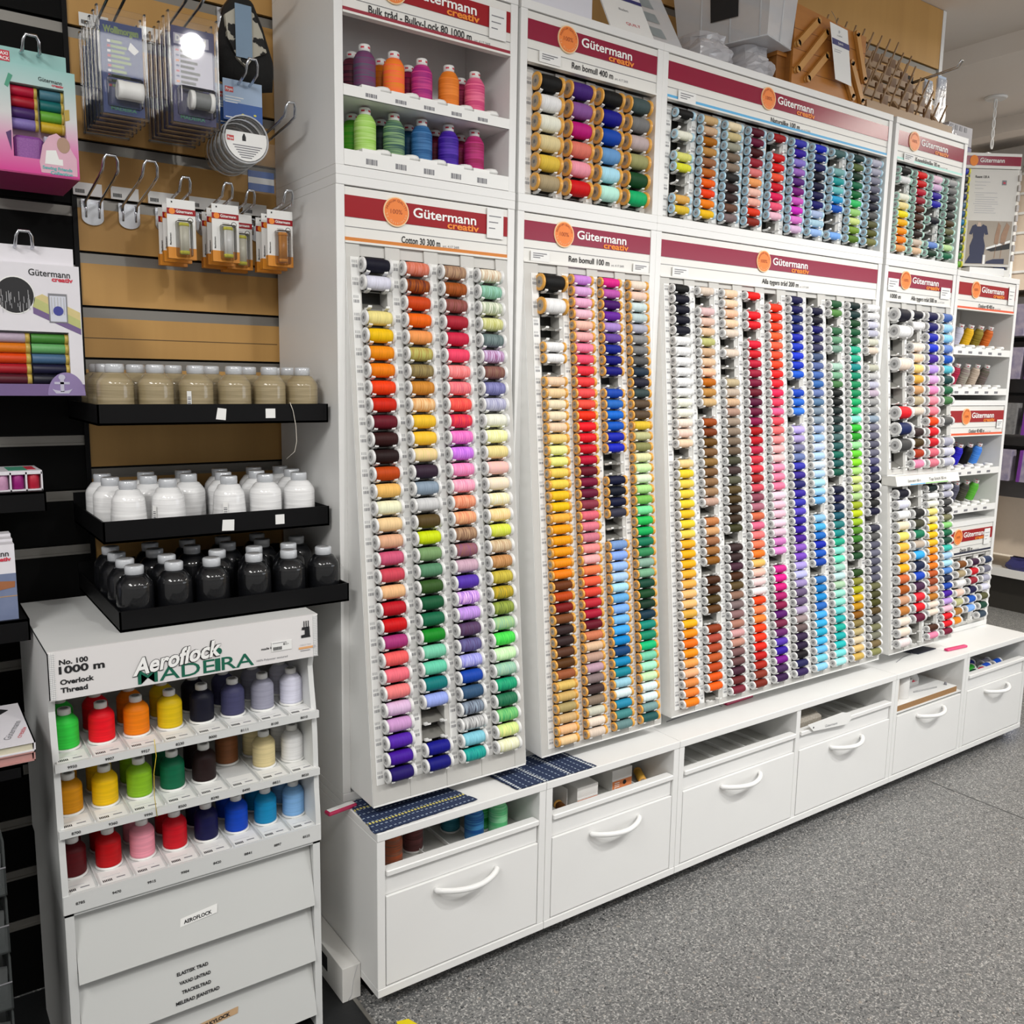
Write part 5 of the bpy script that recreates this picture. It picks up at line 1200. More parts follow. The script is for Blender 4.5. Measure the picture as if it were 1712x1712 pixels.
b.prism([(-.515, 1.345), (-.515, 1.356), (-.442, 1.322), (-.442, 1.312)], yy, y0, VIO); b.prism([(-.515, 1.356), (-.512, 1.372), (-.442, 1.336), (-.442, 1.322)], yy, y0, mat('pale_lime_print', (.50, .52, .20), .5, noise=.15)); b.prism([(-.512, 1.372), (-.500, 1.378), (-.442, 1.350), (-.442, 1.336)], yy, y0, mat('pale_yellow_print', (.66, .55, .25), .5, noise=.15))
b.box(-.491, yy-.0006, 1.331, -.462, yy, 1.380, GRI); b.box(-.489, yy-.0009, 1.333, -.464, yy-.0006, 1.376, mat('pale_needle_card', (.62, .64, .72), .4, noise=.05))
for k in range(5): b.box(-.487+k*.0048, yy-.0013, 1.345, -.4855+k*.0048, yy-.0009, 1.374, GRL)
b.disc((-.4765, yy-.0015, 1.351), .008, .008, U, V, mat('blue_emblem', (.05, .06, .35), .5, noise=.3), 14)
n = 20; b.prism([(-.498, 1.2065)]+[(-.470+.030*math.cos(a), 1.2065+.040*math.sin(a)) for a in [PI-PI*k/n for k in range(n+1)]], yy-.0004, y0, mat('lavender_print', (.27, .20, .40), .5, noise=.08))
b.box(-.480, yy-.0010, 1.213, -.474, yy-.0004, 1.236, LILC); b.disc((-.477, yy-.0012, 1.238), .0055, .005, U, V, LILC, 12); b.box(-.489, yy-.0010, 1.226, -.465, yy-.0004, 1.230, LILC); b.prism([(-.493, 1.218), (-.487, 1.210), (-.467, 1.210), (-.461, 1.218), (-.466, 1.216), (-.477, 1.214), (-.488, 1.216)], yy-.0010, yy-.0004, LILC)
b.build('print', bx)
hook(-.523, 1.447, .25, 'chrome hook through the white and violet boxed set', .008, .026, False, False)
# shelves and packs below
def bshelf(x0, x1, y0, z0, z1, l):
    t = thing('black_shelf', l, 'shelf', (x1, WY, z0), 'black shelves at the far left')
    b = MB(); b.box(x0, y0, z1-.004, x1, WY-.003, z1, BLKP); b.box(x0, y0, z0, x1, y0+.003, z1, BLKP); b.box(x1-.003, y0, z0, x1, WY-.003, z1, BLKP); b.build('shelf_body', t); return t
bshelf(-1.1, -.506, .30, .999, 1.034, 'black shelf under the pink and magenta thread box')
bshelf(-1.1, -.556, .20, .790, .8275, 'black shelf under the denim-print boxes')
bshelf(-1.1, -.600, .00, .630, .6505, 'black shelf under the flat books')
t = thing('thread_box', 'white window box of pink, magenta and red spools on the upper black shelf', 'boxed set', (-.56, .32, 1.0345))
b = MB(); b.box(-.68, .345, 1.0345, -.508, .42, 1.070, LILW); b.box(-.68, .318, 1.0345, -.508, .345, 1.037, LILW); b.box(-.68, .318, 1.064, -.508, .345, 1.0705, LILW)
for xx in (-.510, -.535, -.560, -.585): b.box(xx, .318, 1.0345, xx+.0025, .345, 1.068, LILW)
b.box(-.56, .33, 1.0705, -.53, .40, 1.0709, FGRN); b.box(-.53, .34, 1.0705, -.515, .40, 1.0709, CAPR); b.build('printed_carton', t)
for xx, c in ((-.5215, 'b13'), (-.5465, '917'), (-.5715, 'c9b')):
    s_ = MB(); s_.lathe([(.0, .0095), (.001, .0105), (.026, .0105), (.027, .0095)], (xx, .332, 1.037), 'z', 16, mat('boxed_thread_'+c, hx(c), .5, noise=.2, scale=300)); s_.build('thread_spool', t)
DEN = mat('denim_print', (.10, .13, .24), .6, noise=.5, scale=25, col2=(.20, .24, .36))
for i in range(3):
    y = .210+.032*i
    t = thing('denim_thread_box', 'white box with denim print on the black shelf, %s of its row' % ('foremost' if i == 0 else ordinal(i+1)), 'boxed set', (-.60, y, .828), 'denim-print boxes')
    b = MB(); xr = -.571+.001*i; b.box(-.74, y, .8278, xr, y+.028, .958+.004*i, LILW); b.box(-.74, y-.0006, .8278, xr, y, .908, DEN); bx = b.build('printed_carton', t)
    if i == 0:
        b = MB(); b.prism([(-.60, .880), (-.574, .884), (-.573, .894), (-.60, .896)], y-.0012, y-.0006, mat('leather_print', (.35, .13, .05), .5, noise=.2, scale=60)); b.text('Gütermann', (-.640, y-.0010, .938), U, V, .0095, BLK, width=.060, bold=.012); b.text('creativ', (-.607, y-.0012, .930), U, V, .0065, CAPR, width=.030, bold=.04); b.box(-.74, y-.001, .868, xr, y-.0006, .8695, mat('tan_stitch', (.42, .26, .12), .6, noise=.1)); b.build('print', bx)
BKM = mat('book_pages', (.62, .58, .44), .7, noise=.15, scale=200)
for i, (z, m_, l) in enumerate(((.6508, mat('pink_cover', (.50, .26, .24), .5, noise=.1), 'flat pink-edged book at the bottom of the far left stack'), (.6665, LILW, 'flat white-covered book on top of the far left stack'))):
    t = thing('book', l, 'book', (-.66, .02, z), 'flat books at the far left')
    b = MB(); xr = -.5815+.001*i; b.box(-.80, .004, z, xr, .20, z+.002, m_); b.box(-.80, .004, z+.0135, xr, .20, z+.0155, m_); b.box(xr-.002, .004, z, xr, .20, z+.0155, m_); cv = b.build('cover', t)
    MB().box(-.80, .007, z+.0021, xr-.004, .198, z+.0134, BKM if i else m_).build('pages', t)
    if i:
        b = MB(); b.prism([(-.70, .05), (-.60, .17), (-.62, .19), (-.74, .08)], z+.0156, z+.016, BLK, 'xy'); b.prism([(-.68, .10), (-.625, .16), (-.64, .18), (-.70, .13)], z+.0161, z+.0165, CAPR, 'xy')
        b.text('Gütermann', (-.612, .030, z+.0160), (.3, .95, 0), (-.95, .3, 0), .010, GRI, width=.08); b.text('creativ', (-.597, .030, z+.0160), (.3, .95, 0), (-.95, .3, 0), .008, CAPR, width=.045); b.build('print', cv)
SMOKE = mat('smoky_acrylic', (.10, .11, .11), .15, alpha=.55, noise=.1, spec=.8); SMK2 = mat('grey_sachet', (.16, .17, .17), .3, noise=.5, scale=40)
for i in range(4):
    z0 = .455-.095*i; xr = -.634-.001*i
    t = thing('acrylic_bin', 'smoky acrylic bin with sachets at the far left, %s from top' % ordinal(i+1), 'bin', (xr, -.02, z0), 'smoky acrylic bins')
    b = MB(); b.box(-.78, -.02, z0, xr, .14, z0+.003, SMOKE); b.box(xr-.003, -.02, z0, xr, .14, z0+.088, SMOKE); b.box(-.78, -.02, z0, xr, -.017, z0+.045, SMOKE); b.tube([(-.78, -.02, z0+.0455), (xr, -.02, z0+.0455)], .0012, GRI, 6); b.build('bin_body', t)
    for k in range(3):
        b = MB(); b.prism([(-.70, z0+.004), (xr-.006, z0+.004), (xr-.004-.004*k, z0+.058+.01*k), (-.70, z0+.07+.008*k)], .0+.035*k, .006+.035*k, SMK2); b.build('sachet', t)
struct(MB().box(-.640, .145, FLOOR+.003, -.628, .18, .62, BLKP).build('trim_11'))
# ------------------------------------------------------------------ on top of the cabinets
t = thing('storage_box', 'plain white box lying on top of the second upper cabinet', 'box', (.535, .30, ZT))
b = MB(); b.box(.442, .168, ZT, .628, .42, 2.20, mat('pearl_white_box', (.66, .66, .72), .45, noise=.03)); b.box(.439, .165, 2.15, .631, .423, 2.205, mat('pearl_white_box', (.66, .66, .72), .45)); b.build('box_body', t, .001)
def leaning(x0, x1, y0, h, lean, fn, name, label, cat):
    t = thing(name, label, cat, ((x0+x1)/2, y0, ZT)); fn(t, lambda u, v, w=0: (x0+(x1-x0)*u, y0+lean*v*h-w, ZT+h*v)); return t
def f1(t, P):
    b = MB(); b.add([P(0, 0), P(1, 0), P(1, 1), P(0, 1), P(0, 0, -.004), P(1, 0, -.004), P(1, 1, -.004), P(0, 1, -.004)], [(0, 1, 2, 3), (7, 6, 5, 4), (0, 4, 5, 1), (1, 5, 6, 2), (2, 6, 7, 3), (3, 7, 4, 0)], PAP); cd = b.build('card', t)
    b = MB(); e = .0006
    b.quad(P(0, .40, e), P(1, .40, e), P(1, 1, e), P(0, 1, e), LILW); b.quad(P(0, .38, e*1.5), P(1, .38, e*1.5), P(1, .42, e*1.5), P(0, .42, e*1.5), mat('indigo_print', (.03, .03, .16), .5, noise=.1))
    b.quad(P(.15, .42, e*2), P(.42, .42, e*2), P(.40, .9, e*2), P(.1, .9, e*2), mat('khaki_print', (.42, .40, .20), .5, noise=.4, scale=60))
    for k in range(7): b.quad(P(.50+.04*k, .95-.07*k, e*3), P(.68+.04*k, .93-.07*k, e*3), P(.70+.04*k, .87-.07*k, e*3), P(.52+.04*k, .88-.07*k, e*3), (CAPR, BLU2, ORT)[k % 3])
    uu = Vector(P(1, 0))-Vector(P(0, 0)); uu.normalize(); vv = (Vector(P(0, 1))-Vector(P(0, 0))).normalized()
    b.text('Akademi', P(.36, .25, e), uu, vv, .008, GRI, width=.030); b.text('QUILT', P(.42, .10, e), uu, vv, .008, CAPR, width=.045); b.build('print', cd)
leaning(.685, .820, .166, .24, .55, f1, 'display_card', 'white display card with quilt print standing on the second upper cabinet', 'display card')
def f2(t, P):
    b = MB(); b.add([P(0, 0), P(1, 0), P(1, 1), P(0, 1), P(0, 0, -.003), P(1, 0, -.003), P(1, 1, -.003), P(0, 1, -.003)], [(0, 1, 2, 3), (7, 6, 5, 4), (0, 4, 5, 1), (1, 5, 6, 2), (2, 6, 7, 3), (3, 7, 4, 0)], CLEAR2); b.build('acrylic_sheet', t)
    b = MB()
    for k in range(5): b.quad(P(.22, .10+.16*k, .001), P(.60, .10+.16*k, .001), P(.56, .20+.16*k, .001), P(.20, .20+.16*k, .001), mat('grey_window', (.30, .34, .35), .4, noise=.2))
    b.build('grey_pockets', t)
    b = MB()
    for k in range(7): b.disc(P(.08, .08+.13*k, .0014), .003, .003, U, V, GRI, 10)
    b.build('ring_holes', t)
leaning(.815, .935, .180, .26, .60, f2, 'acrylic_sheet', 'clear acrylic pocket sheet leaning beside the display card', 'acrylic sheet')
# bagged goods and tote
def crumple(x0, y0, z0, x1, y1, z1, m, seed, n=9):
    rn = random.Random(seed); b = MB(); vs = []
    for k in range(n+1):
        v = k/n; s_ = .78+.22*math.sin(PI*min(1, v*1.2+.12))
        for i in range(24):
            a = 2*PI*i/24; c, s2 = math.cos(a), math.sin(a); q = (abs(c)**4+abs(s2)**4)**-.25
            jr = 1+rn.uniform(-.07, .05)
            vs.append(((x0+x1)/2+(x1-x0)/2*c*q*s_*jr, (y0+y1)/2+(y1-y0)/2*s2*q*s_*jr, z0+(z1-z0)*v+(rn.uniform(-.006, .006) if 0 < k < n else 0)))
    fs = [tuple(range(24))[::-1], tuple(range(n*24, n*24+24))]
    for k in range(n):
        for i in range(24): j = (i+1) % 24; fs.append((k*24+i, k*24+j, (k+1)*24+j, (k+1)*24+i))
    return b.add(vs, fs, m)
BAG = mat('crumpled_film', (.70, .70, .74), .14, alpha=.55, noise=.2, scale=60, bump=.6, spec=1.)
BAGI = mat('pale_bag_filling', (.58, .56, .57), .8, noise=.15, scale=30)
for i, (q, l) in enumerate((((1.00, .185, ZT, 1.15, .40, 2.128), 'clear bagged bundle under the left part of the plastic tote'), ((1.165, .175, ZT, 1.295, .40, 2.128), 'clear bagged bundle under the right part of the plastic tote'))):
    t = thing('bagged_bundle', l, 'bag', ((q[0]+q[3])/2, (q[1]+q[4])/2, ZT), 'bagged bundles on the wide upper cabinet')
    crumple(q[0], q[1], q[2]+.001, q[3], q[4], q[5], BAG, i+2).build('clear_film', t)
    MB().rbox(q[0]+.02, q[1]+.02, q[2]+.004, q[3]-.02, q[4]-.02, q[5]-.014, .02, BAGI).build('filling', t)
t = thing('plastic_tote', 'frosted plastic storage tote with black label square on the wide upper cabinet', 'storage tote', (1.19, .145, 2.130))
ca, sa = math.cos(R(15)), math.sin(R(15))
def TP(u, v, zz, fl=0):      # u along the front, v into depth
    return (1.190+u*ca-v*(.30)+0*sa, .143+u*sa*.9+v, 2.130+zz)
def hexring(u0, u1, v0, v1, z0, u2, u3, v2, v3, z1): return [TP(u0, v0, z0), TP(u1, v0, z0), TP(u1, v1, z0), TP(u0, v1, z0), TP(u2, v2, z1), TP(u3, v2, z1), TP(u3, v3, z1), TP(u2, v3, z1)]
b = MB(); FROST = mat('frosted_tote', (.74, .76, .80), .3, alpha=.62, noise=.05, spec=.7)
p = hexring(0, .140, 0, .24, 0, -.012, .152, -.010, .26, .17)
b.add(p, [(3, 2, 1, 0), (0, 1, 5, 4), (1, 2, 6, 5), (2, 3, 7, 6), (3, 0, 4, 7)], FROST)
for q in (((0, 0), (.140, 0)), ((0, 0), (0, .24)), ((.14, 0), (.14, .24))): b.tube([TP(*q[0], .002), TP(*q[1], .002)], .0022, CLEAR2, 6)
for v in (.02, .10, .18): b.tube([TP(-.001, v, .002), TP(-.012, v-.004, .165)], .0026, CLEAR2, 6)
b.tube([TP(.07, -.001, .002), TP(.07, -.011, .165)], .0026, CLEAR2, 6)
b.build('tote_body', t)
b = MB(); b.add(hexring(-.020, .160, -.018, .268, .165, -.020, .160, -.018, .268, .195), [(0, 1, 5, 4), (1, 2, 6, 5), (2, 3, 7, 6), (3, 0, 4, 7), (4, 5, 6, 7)], FROST); b.build('tote_rim', t)
b = MB(); b.quad(TP(-.0085, .075, .060), TP(-.0085, .150, .060), TP(-.0135, .152, .135), TP(-.0135, .075, .135), BLK); b.build('black_label', t)
# pine sewing box
PINE = mat('orange_pine', (.50, .20, .035), .35, noise=.5, scale=5, stretch=(3, 3, 14), col2=(.36, .13, .02)); PIND = mat('dark_pine', (.34, .13, .025), .4, noise=.4, scale=6, stretch=(3, 3, 14)); PINL = mat('light_pine_strip', (.62, .30, .07), .35, noise=.3, scale=8)
t = thing('sewing_box', 'orange pine cantilever sewing box with crossed side struts', 'sewing box', (1.49, .28, ZT))
b = MB(); b.box(1.335, .175, ZT, 1.655, .182, 2.235, PINE); b.box(1.335, .40, ZT, 1.655, .407, 2.235, PINE); b.box(1.335, .182, ZT, 1.342, .40, 2.19, PIND); b.box(1.648, .182, ZT, 1.655, .40, 2.19, PIND); b.box(1.342, .182, ZT, 1.648, .40, ZT+.006, PIND)
b.prism([(1.335, 2.19), (1.655, 2.19), (1.655, 2.215), (1.60, 2.235), (1.335, 2.252)], .1745, .182, PINE); b.box(1.300, .20, ZT, 1.335, .39, 2.12, PIND); b.box(1.295, .195, 2.12, 1.34, .395, 2.130, PINE)
for zz in (2.09, 2.14, 2.19): b.box(1.335, .1742, zz-.0008, 1.655, .1752, zz+.0008, PIND)
b.build('box_body', t)
for (xa, za, xc, zc_) in ((1.345, 2.150, 1.425, 2.225), (1.350, 2.085, 1.465, 2.205), (1.395, 2.070, 1.470, 2.145), (1.560, 2.110, 1.525, 2.20), (1.600, 2.060, 1.540, 2.14), (1.645, 2.055, 1.585, 2.15), (1.650, 2.115, 1.600, 2.23)):
    d = Vector((xc-xa, 0, zc_-za)).normalized(); n = Vector((-d.z, 0, d.x))*.0085; a = Vector((xa, .164, za)); c = Vector((xc, .164, zc_))
    P4 = [a-n, c-n, c+n, a+n]; b = MB(); b.hexa([tuple(q) for q in P4]+[tuple(q+Vector((0, .010, 0))) for q in P4], PINL)
    for q in (a, c): b.lathe([(0, .009), (.010, .009)], (q.x, .164, q.z), 'y', 12, PINL); b.disc((q.x, .1638, q.z), .0028, .0028, U, V, BLK, 8)
    b.build('strut', t)
b = MB(); n = 14; b.prism([(1.385+.0+.13*k/n, 2.245+.055*math.sin(PI*(.12+.88*k/n))) for k in range(n+1)]+[(1.515-.13*k/n, 2.225+.045*math.sin(PI*(1-(.88*k/n)))) for k in range(n+1)], .27, .29, PIND); b.build('carrying_handle', t)
t = thing('price_tag', 'long white tag with dark blue band hanging on the pine sewing box', 'tag', (1.50, .155, 2.10))
b = MB(); b.prism([(1.455, 2.225), (1.535, 2.220), (1.570, 2.080), (1.495, 2.085)], .1530, .1536, PAP); cd = b.build('paper', t)
b = MB(); b.prism([(1.468, 2.188), (1.546, 2.184), (1.550, 2.170), (1.472, 2.173)], .1524, .1530, BLU2); b.text('Syskrin', (1.496, .1520, 2.176), U, V, .006, TXW, width=.022)
b.text('kvalitet', (1.490, .1526, 2.196), U, V, .004, GRI, width=.022); b.disc((1.498, .1526, 2.208), .004, .004, U, V, GRL, 12); b.box(1.482, .1526, 2.160, 1.515, .1530, 2.162, GRL); b.box(1.482, .1526, 2.155, 1.510, .1530, 2.157, GRL); b.build('print', cd)
MB().tube([(1.493, .1533, 2.215), (1.485, .160, 2.245), (1.478, .168, 2.262)], .0006, GRI, 5).build('string', t)
# beech thread rack
BEE = mat('beech_rack_wood', (.40, .25, .13), .5, noise=.3, scale=8); BEED = mat('brown_rack_wood', (.22, .11, .045), .5, noise=.3, scale=10)
t = thing('thread_rack', 'wooden peg rack for thread leaning back on top of the upper cabinets', 'thread rack', (1.90, .18, ZT))
b = MB(); b.box(1.665, .165, ZT, 2.125, .205, ZT+.016, BEE); b.box(1.665, .166, ZT+.016, 2.125, .178, ZT+.024, BEE)
for xx in (1.68, 1.90, 2.11): b.hexa([(xx-.008, .185, ZT+.014), (xx+.008, .185, ZT+.014), (xx+.008, .200, ZT+.014), (xx-.008, .200, ZT+.014), (xx-.008, .385, 2.325), (xx+.008, .385, 2.325), (xx+.008, .40, 2.325), (xx-.008, .40, 2.325)], BEE)
b.build('rack_frame', t)
for j in range(6):
    y, z = .198+.034*j, 2.075+.046*j; b = MB(); b.box(1.665, y, z-.009, 2.125, y+.010, z+.009, BEE); br = b.build('crossbar', t)
    for i in range(10):
        x = 1.688+.0465*i+(.02 if j % 2 else 0)
        if x > 2.12: continue
        g = MB(); g.tube([(x, y+.004, z), (x, y-.020, z+.055)], .0030, BEE, 6); g.build('peg', br)
    if j < 5:
        for i in (2, 5, 7): 
            x = 1.70+.0465*i+.02*(j % 2); g = MB(); g.box(x, y+.006, z+.006, x+.034, y+.012, z+.038, BEED); g.build('back_plate', br)
t = thing('display_hook', 'wire hook high on the slatwall carrying clear sachets', 'display hook', (2.36, WY, 2.32))
b = MB(); b.box(2.345, WY-.008, 2.28, 2.375, WY-.002, 2.34, BLKP); b.build('plate', t); b = MB(); b.tube([(2.352, WY-.008, 2.315), (2.352, .30, 2.325), (2.352, .285, 2.345), (2.366, .285, 2.345), (2.366, .30, 2.325), (2.366, WY-.008, 2.315)], .0024, STEEL, 8); b.build('wire', t)
for i in range(2):
    t = thing('clear_sachet', 'long clear sachet strip on the high wire hook, %s' % ('in front' if i == 0 else 'behind'), 'sachet', (2.36, .36+.05*i, 2.08), 'clear sachets')
    crumple(2.325, .345+.05*i, 2.085, 2.395, .362+.05*i, 2.30, BAG, 11+i).build('clear_film', t); MB().box(2.335, .352+.05*i, 2.27, 2.385, .353+.05*i, 2.31, PB).build('header_card', t)
# ------------------------------------------------------------------ info display on the end cabinet
IR = R(-31.86)
t = thing('zip_info_display', 'display with printed dress card and red lettered header on the end cabinet', 'display', (2.427, .2705, ZS), rot=(0, 0, IR))
WL[t.name] = (0, 0, 0)
b = MB(); b.box(-.040, .004, 0, .190, .16, .030, WS); b.box(-.040, .004, .03, -.030, .16, .42, WS); b.box(.180, .004, .03, .190, .16, .42, WS); b.box(-.040, .15, .03, .190, .16, .42, WS); b.box(-.040, .004, .415, .190, .16, .423, WS); b.box(.0, .004, .03, .010, .012, .415, WS)
b.build('display_body', t)
b = MB(); b.box(-.040, -.004, .372, .190, .004, .423, WS); b.box(-.040, -.0046, .382, .189, -.004, .413, RED); hd = b.build('header_sign', t)
b = MB(); b.text('Gütermann', (.040, -.0052, .392), U, V, .0145, TXW, width=.088, bold=.012); b.disc((.018, -.0056, .397), .015, .018, U, V, ORT, 24); b.build('brand_lettering', hd)
CRM = mat('pale_info_paper', (.66, .64, .60), .5, noise=.04); NVD = mat('navy_dress_print', (.022, .028, .075), .6, noise=.1)
b = MB(); b.box(.010, -.002, .040, .184, .003, .370, CRM); cd = b.build('info_card', t)
b = MB(); y = -.0026
b.text('Rasant 120 A', (.030, y, .340), U, V, .008, BLK, width=.050, bold=.02)
for k, (a, w_) in enumerate(((.030, .055), (.030, .040), (.032, .030))): b.box(a, y, .326-.011*k, a+w_, y+.0005, .3275-.011*k, GRL)
for k in range(10): b.box(.036-(.006 if k in (0, 5) else 0), y, .290-.0075*k, .036+(.078, .030, .080, .070, .082, .084, .062, .074, .070, .078)[k], y+.0005, .2915-.0075*k, GRL)
b.box(.128, y, .318, .144, y+.0005, .334, GRI); b.box(.132, y-.0004, .322, .140, y, .328, CAPR)
b.build('print', cd)
b = MB()
b.box(.018, y, .048, .178, y+.0004, .196, mat('beige_photo_print', (.42, .36, .29), .5, noise=.3, scale=14))
b.prism([(.034, .178), (.046, .184), (.052, .176), (.066, .176), (.072, .184), (.086, .178), (.094, .150), (.084, .148), (.080, .156), (.078, .138), (.086, .110), (.084, .080), (.032, .080), (.030, .110), (.040, .138), (.038, .156), (.034, .148), (.024, .150)], y-.0006, y, NVD)
b.prism([(.052, .177), (.054, .190), (.064, .190), (.066, .177)], y-.0005, y, mat('skin_print', (.55, .42, .33), .5, noise=.1))
for (xa, xc, lean_) in ((.118, .132, .006), (.140, .156, .014)): b.prism([(xa, .120), (xc, .115), (xc+lean_, .180), (xa+lean_+.004, .192), (xa+.002, .150)], y-.0006, y, mat('plume_print', (.40, .24, .15), .6, noise=.3, scale=80)); b.prism([(xa+.004, .070), (xa+.006, .070), (xa+.009, .120), (xa+.007, .120)], y-.0006, y, mat('plume_print', (.40, .24, .15), .6))
b.prism([(.090, .105), (.176, .132), (.176, .124), (.090, .098)], y-.0006, y, TXW); b.prism([(.090, .098), (.176, .122), (.176, .102), (.110, .092)], y-.0006, y, BLK)
b.prism([(.018, .050), (.080, .050), (.080, .080), (.034, .080), (.020, .056)], y-.0005, y, NVD); b.prism([(.092, .050), (.160, .050), (.160, .068), (.120, .066), (.095, .058)], y-.0006, y, NVD); b.box(.082, y-.0008, .048, .090, y, .080, TXW)
b.build('dress_picture', cd)
b = MB()
for i in range(9): b.rbox(.186, -.006, .060+.034*i, .196, .002, .082+.034*i, .002, mat('pale_zip_ends', (.60, .56, .54), .4, noise=.3, scale=50))
b.build('hanging_labels', t)
for i, c in enumerate('12a 112 113 126 468 258 07a 067 012 153 484 6a2'.split()):
    s_ = MB(); s_.lathe([(-.026, .0105), (-.006, .0110), (.006, .0105)], (-.010, -.008, .358-.0285*i), 'x', 12, mat('dim_thread_'+c, hx(c), .5, noise=.2, scale=200)); s_.lathe([(.006, .0110), (.013, .0110), (.014, .009)], (-.010, -.008, .358-.0285*i), 'x', 12, YLE)
    q = s_.build('thread_spool', t)
t = thing('navy_packet', 'dark navy packet on top of the info display', 'packet', (2.42, .38, 2.052))
b = MB(); b.rbox(2.36, .30, 2.0525, 2.50, .42, 2.085, .008, BLU2); b.build('packet_body', t, 0); 
t = thing('grey_carton', 'pale grey carton on the info display beside the upper cabinets', 'carton', (2.42, .38, 2.085))
GRC = mat('pale_grey_carton', (.40, .39, .42), .6, noise=.06)
b = MB(); b.box(2.345, .305, 2.0855, 2.50, .42, 2.150, GRC); b.build('carton_body', t, .001); b = MB()
for i in range(4): b.box(2.355+.03*i, .3040, 2.130, 2.372+.03*i, .305, 2.145, GRI)
b.build('dark_windows', t)
t = thing('crumpled_bag', 'crumpled clear bag on the narrow upper cabinet', 'bag', (2.17, .20, ZT))
crumple(2.135, .185, ZT+.001, 2.205, .26, 2.085, BAG, 21).build('clear_film', t)
# white box, blue bag on the end cabinet
t = thing('flat_white_box', 'flat white box lying askew on the end cabinet', 'box', (2.44, .19, ZS))
def rot_hex(cx, cy, a, w_, d_, z0, z1):
    c, s_ = math.cos(a), math.sin(a); P = [(-w_/2, -d_/2), (w_/2, -d_/2), (w_/2, d_/2), (-w_/2, d_/2)]
    Q = [(cx+x*c-y*s_, cy+x*s_+y*c) for x, y in P]; return [(*q, z0) for q in Q]+[(*q, z1) for q in Q]
b = MB(); b.hexa(rot_hex(2.455, .200, R(-20), .15, .045, ZS+.0002, ZS+.004), CARD); b.hexa(rot_hex(2.455, .200, R(-20), .145, .040, ZS+.004, ZS+.028), PAP); b.build('box_body', t)
t = thing('blue_bag', 'small bright blue bag at the right end of the end cabinet', 'bag', (2.60, .21, ZS))
crumple(2.572, .185, ZS+.001, 2.628, .24, ZS+.050, mat('bright_blue_fabric', (.03, .07, .40), .6, noise=.3, scale=40), 31, 6).build('fabric_body', t)
# ------------------------------------------------------------------ far right of the shop
GX = 4.45
t = thing('gondola_shelf', 'pale far gondola with beige lower panel and dark plinth, behind the end cabinet', 'gondola', (GX, 1.2, FLOOR))
BEIP = mat('beige_far_panel', (.74, .62, .50), .55, noise=.06); DKP = mat('dark_plinth', (.030, .027, .022), .6, noise=.1)
b = MB(); b.box(GX+.12, .30, FLOOR, GX+.5, 2.2, .16, DKP); b.build('plinth', t)
b = MB(); b.box(GX+.06, .30, .16, GX+.55, 2.2, .205, W_); b.build('bottom_shelf', t)
b = MB(); b.box(GX+.10, .30, .285, GX+.50, 2.2, .62, BEIP); b.build('lower_panel', t)
b = MB(); b.box(GX+.10, .30, .62, GX+.50, 2.2, 1.75, mat('grey_far_back', (.16, .15, .15), .6, noise=.3, scale=8)); b.build('back_panel', t)
for k in range(6):
    b = MB(); b.box(GX+.04, .30, 1.78+.105*k, GX+.5, 2.2, 1.872+.105*k, BEIP); b.box(GX+.03, .30, 1.872+.105*k, GX+.5, 2.2, 1.885+.105*k, W_); b.build('beige_drawer', t)
for k in range(3):
    b = MB(); b.box(GX-.06, .30, .90+.30*k, GX+.12, 2.2, .915+.30*k, BLKP); b.build('narrow_shelf', t)
b = MB(); b.box(GX-.02, 1.10, .2, GX+.02, 1.16, 2.42, W_)
for k in range(40): b.box(GX-.022, 1.122, .25+.054*k, GX-.02, 1.138, .285+.054*k, BLK)
b.build('slotted_post', t)
t = thing('blue_tin', 'navy bundle lying on the bottom shelf of the far gondola', 'bundle', (GX+.1, .95, .205))
crumple(GX+.07, .80, .2055, GX+.2, 1.02, .275, BLU2, 41, 5).build('fabric_body', t)
PUR = mat('purple_packet', (.16, .03, .28), .35, noise=.3, scale=30); MIX = mat('patterned_print', (.45, .40, .45), .5, noise=1., scale=28, col2=(.05, .05, .16)); DGR = mat('dark_hanging_print', (.05, .05, .06), .5, noise=.8, scale=50, col2=(.25, .25, .25))
rn = random.Random(9)
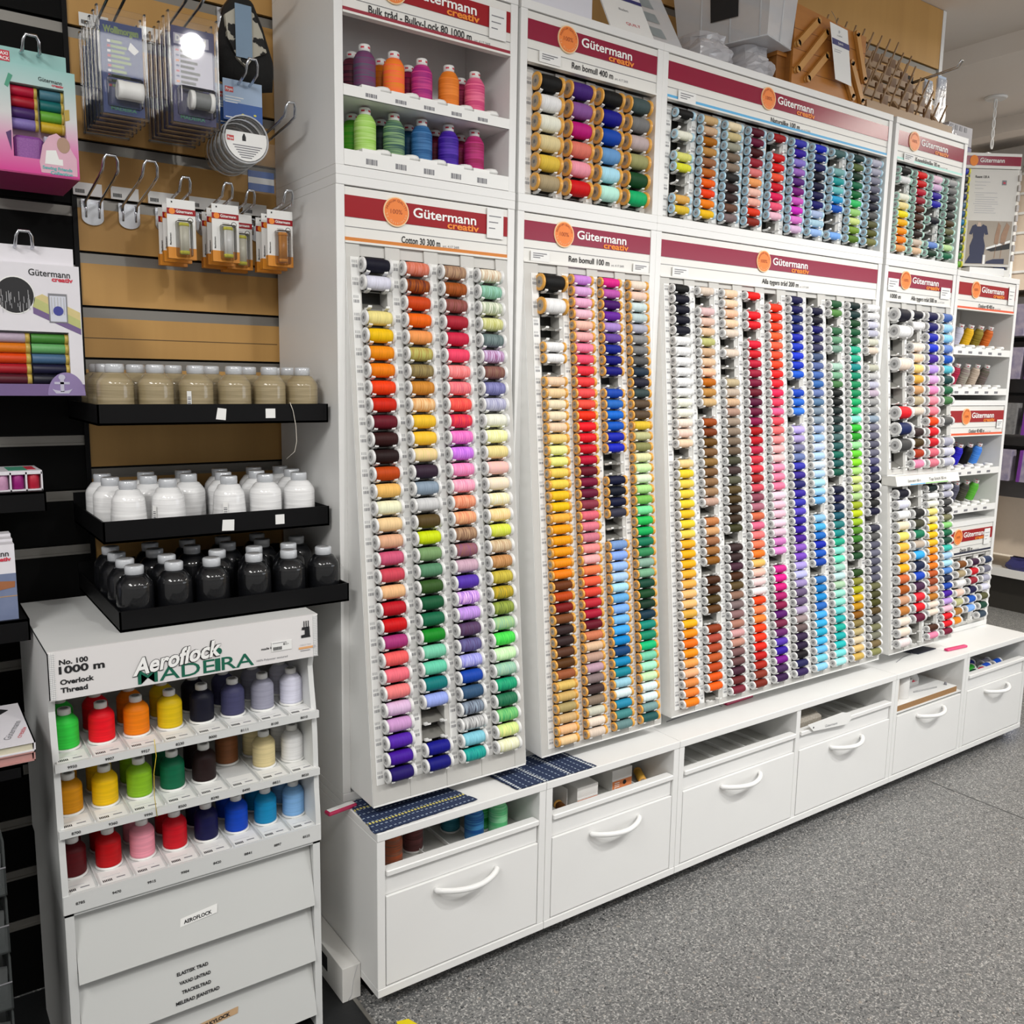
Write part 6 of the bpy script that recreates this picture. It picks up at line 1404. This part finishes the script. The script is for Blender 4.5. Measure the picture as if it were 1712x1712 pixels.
for k, z in enumerate((.735, .99, 1.29, 1.52)):
    for i in range(5):
        y = .55+.145*i+rn.uniform(-.01, .01)
        t = thing('craft_packet', 'purple-edged craft packet on the far gondola, %s level, %s from the wall end' % (('lowest', 'second', 'third', 'topmost')[k], ordinal(5-i)), 'packet', (GX, y, z), 'packets on the far gondola')
        b = MB(); b.hexa([(GX-.14, y-.055, z), (GX-.14, y+.041, z), (GX-.07, y+.041, z), (GX-.07, y-.055, z), (GX-.12, y-.055, z+.17), (GX-.12, y+.041, z+.17), (GX-.065, y+.041, z+.17), (GX-.065, y-.055, z+.17)], MIX if k != 1 else DGR); b.build('printed_face', t)
        b = MB(); b.hexa([(GX-.145, y+.0415, z), (GX-.145, y+.058, z), (GX-.07, y+.058, z), (GX-.07, y+.0415, z), (GX-.125, y+.0415, z+.171), (GX-.125, y+.058, z+.171), (GX-.065, y+.058, z+.171), (GX-.065, y+.0415, z+.171)], PUR); b.build('purple_spine', t)
t = thing('blue_post', 'bright blue fixture foot just beyond the last base cabinet', 'fixture foot', (2.70, .12, FLOOR))
b = MB(); b.box(2.645, .06, FLOOR, 2.75, .20, .16, mat('bright_blue_paint', (.02, .16, .55), .4, noise=.05)); b.build('foot_body', t, .002)
# ceiling lamp hanger and far white fixture
t = thing('ceiling_hanger', 'white chain hanger with sign clip dropping from the ceiling', 'hanger', (3.70, .87, CEIL))
b = MB(); b.lathe([(0, .045), (.006, .05), (.010, .05)], (3.70, .87, CEIL-.0105), 'z', 16, W_); b.build('ceiling_rose', t)
b = MB()
for k in range(5): b.tube([(3.70+.010*math.cos(a), .87, CEIL-.03-.045*k+.024*math.sin(a)) for a in [2*PI*i/10 for i in range(10)]], .004, W_, 6, True)
b.build('chain', t); b = MB(); b.box(3.66, .865, CEIL-.30, 3.74, .875, CEIL-.255, W_); b.tube([(3.70, .87, CEIL-.30), (3.70, .87, CEIL-.36), (3.66, .87, CEIL-.37)], .004, W_, 6); b.build('sign_clip', t)
t = thing('white_locker', 'pale fixture with curved wire arm on top of the far gondola', 'fixture', (GX+.2, 1.3, 2.42))
b = MB(); b.box(GX+.05, 1.10, 2.411, GX+.45, 1.45, 2.56, mat('pale_fixture', (.52, .50, .48), .5, noise=.05)); b.build('fixture_body', t); b = MB(); b.box(GX+.0495, .72, 2.411, GX+.0545, 1.10, 2.55, mat('tan_board', (.42, .25, .13), .5, noise=.1)); b.build('tan_board', t)
b = MB(); b.tube([(GX, 1.08-.02*k, 2.43+.012*k*k*.4) for k in range(6)], .008, STEEL, 6); b.build('wire_arm', t)
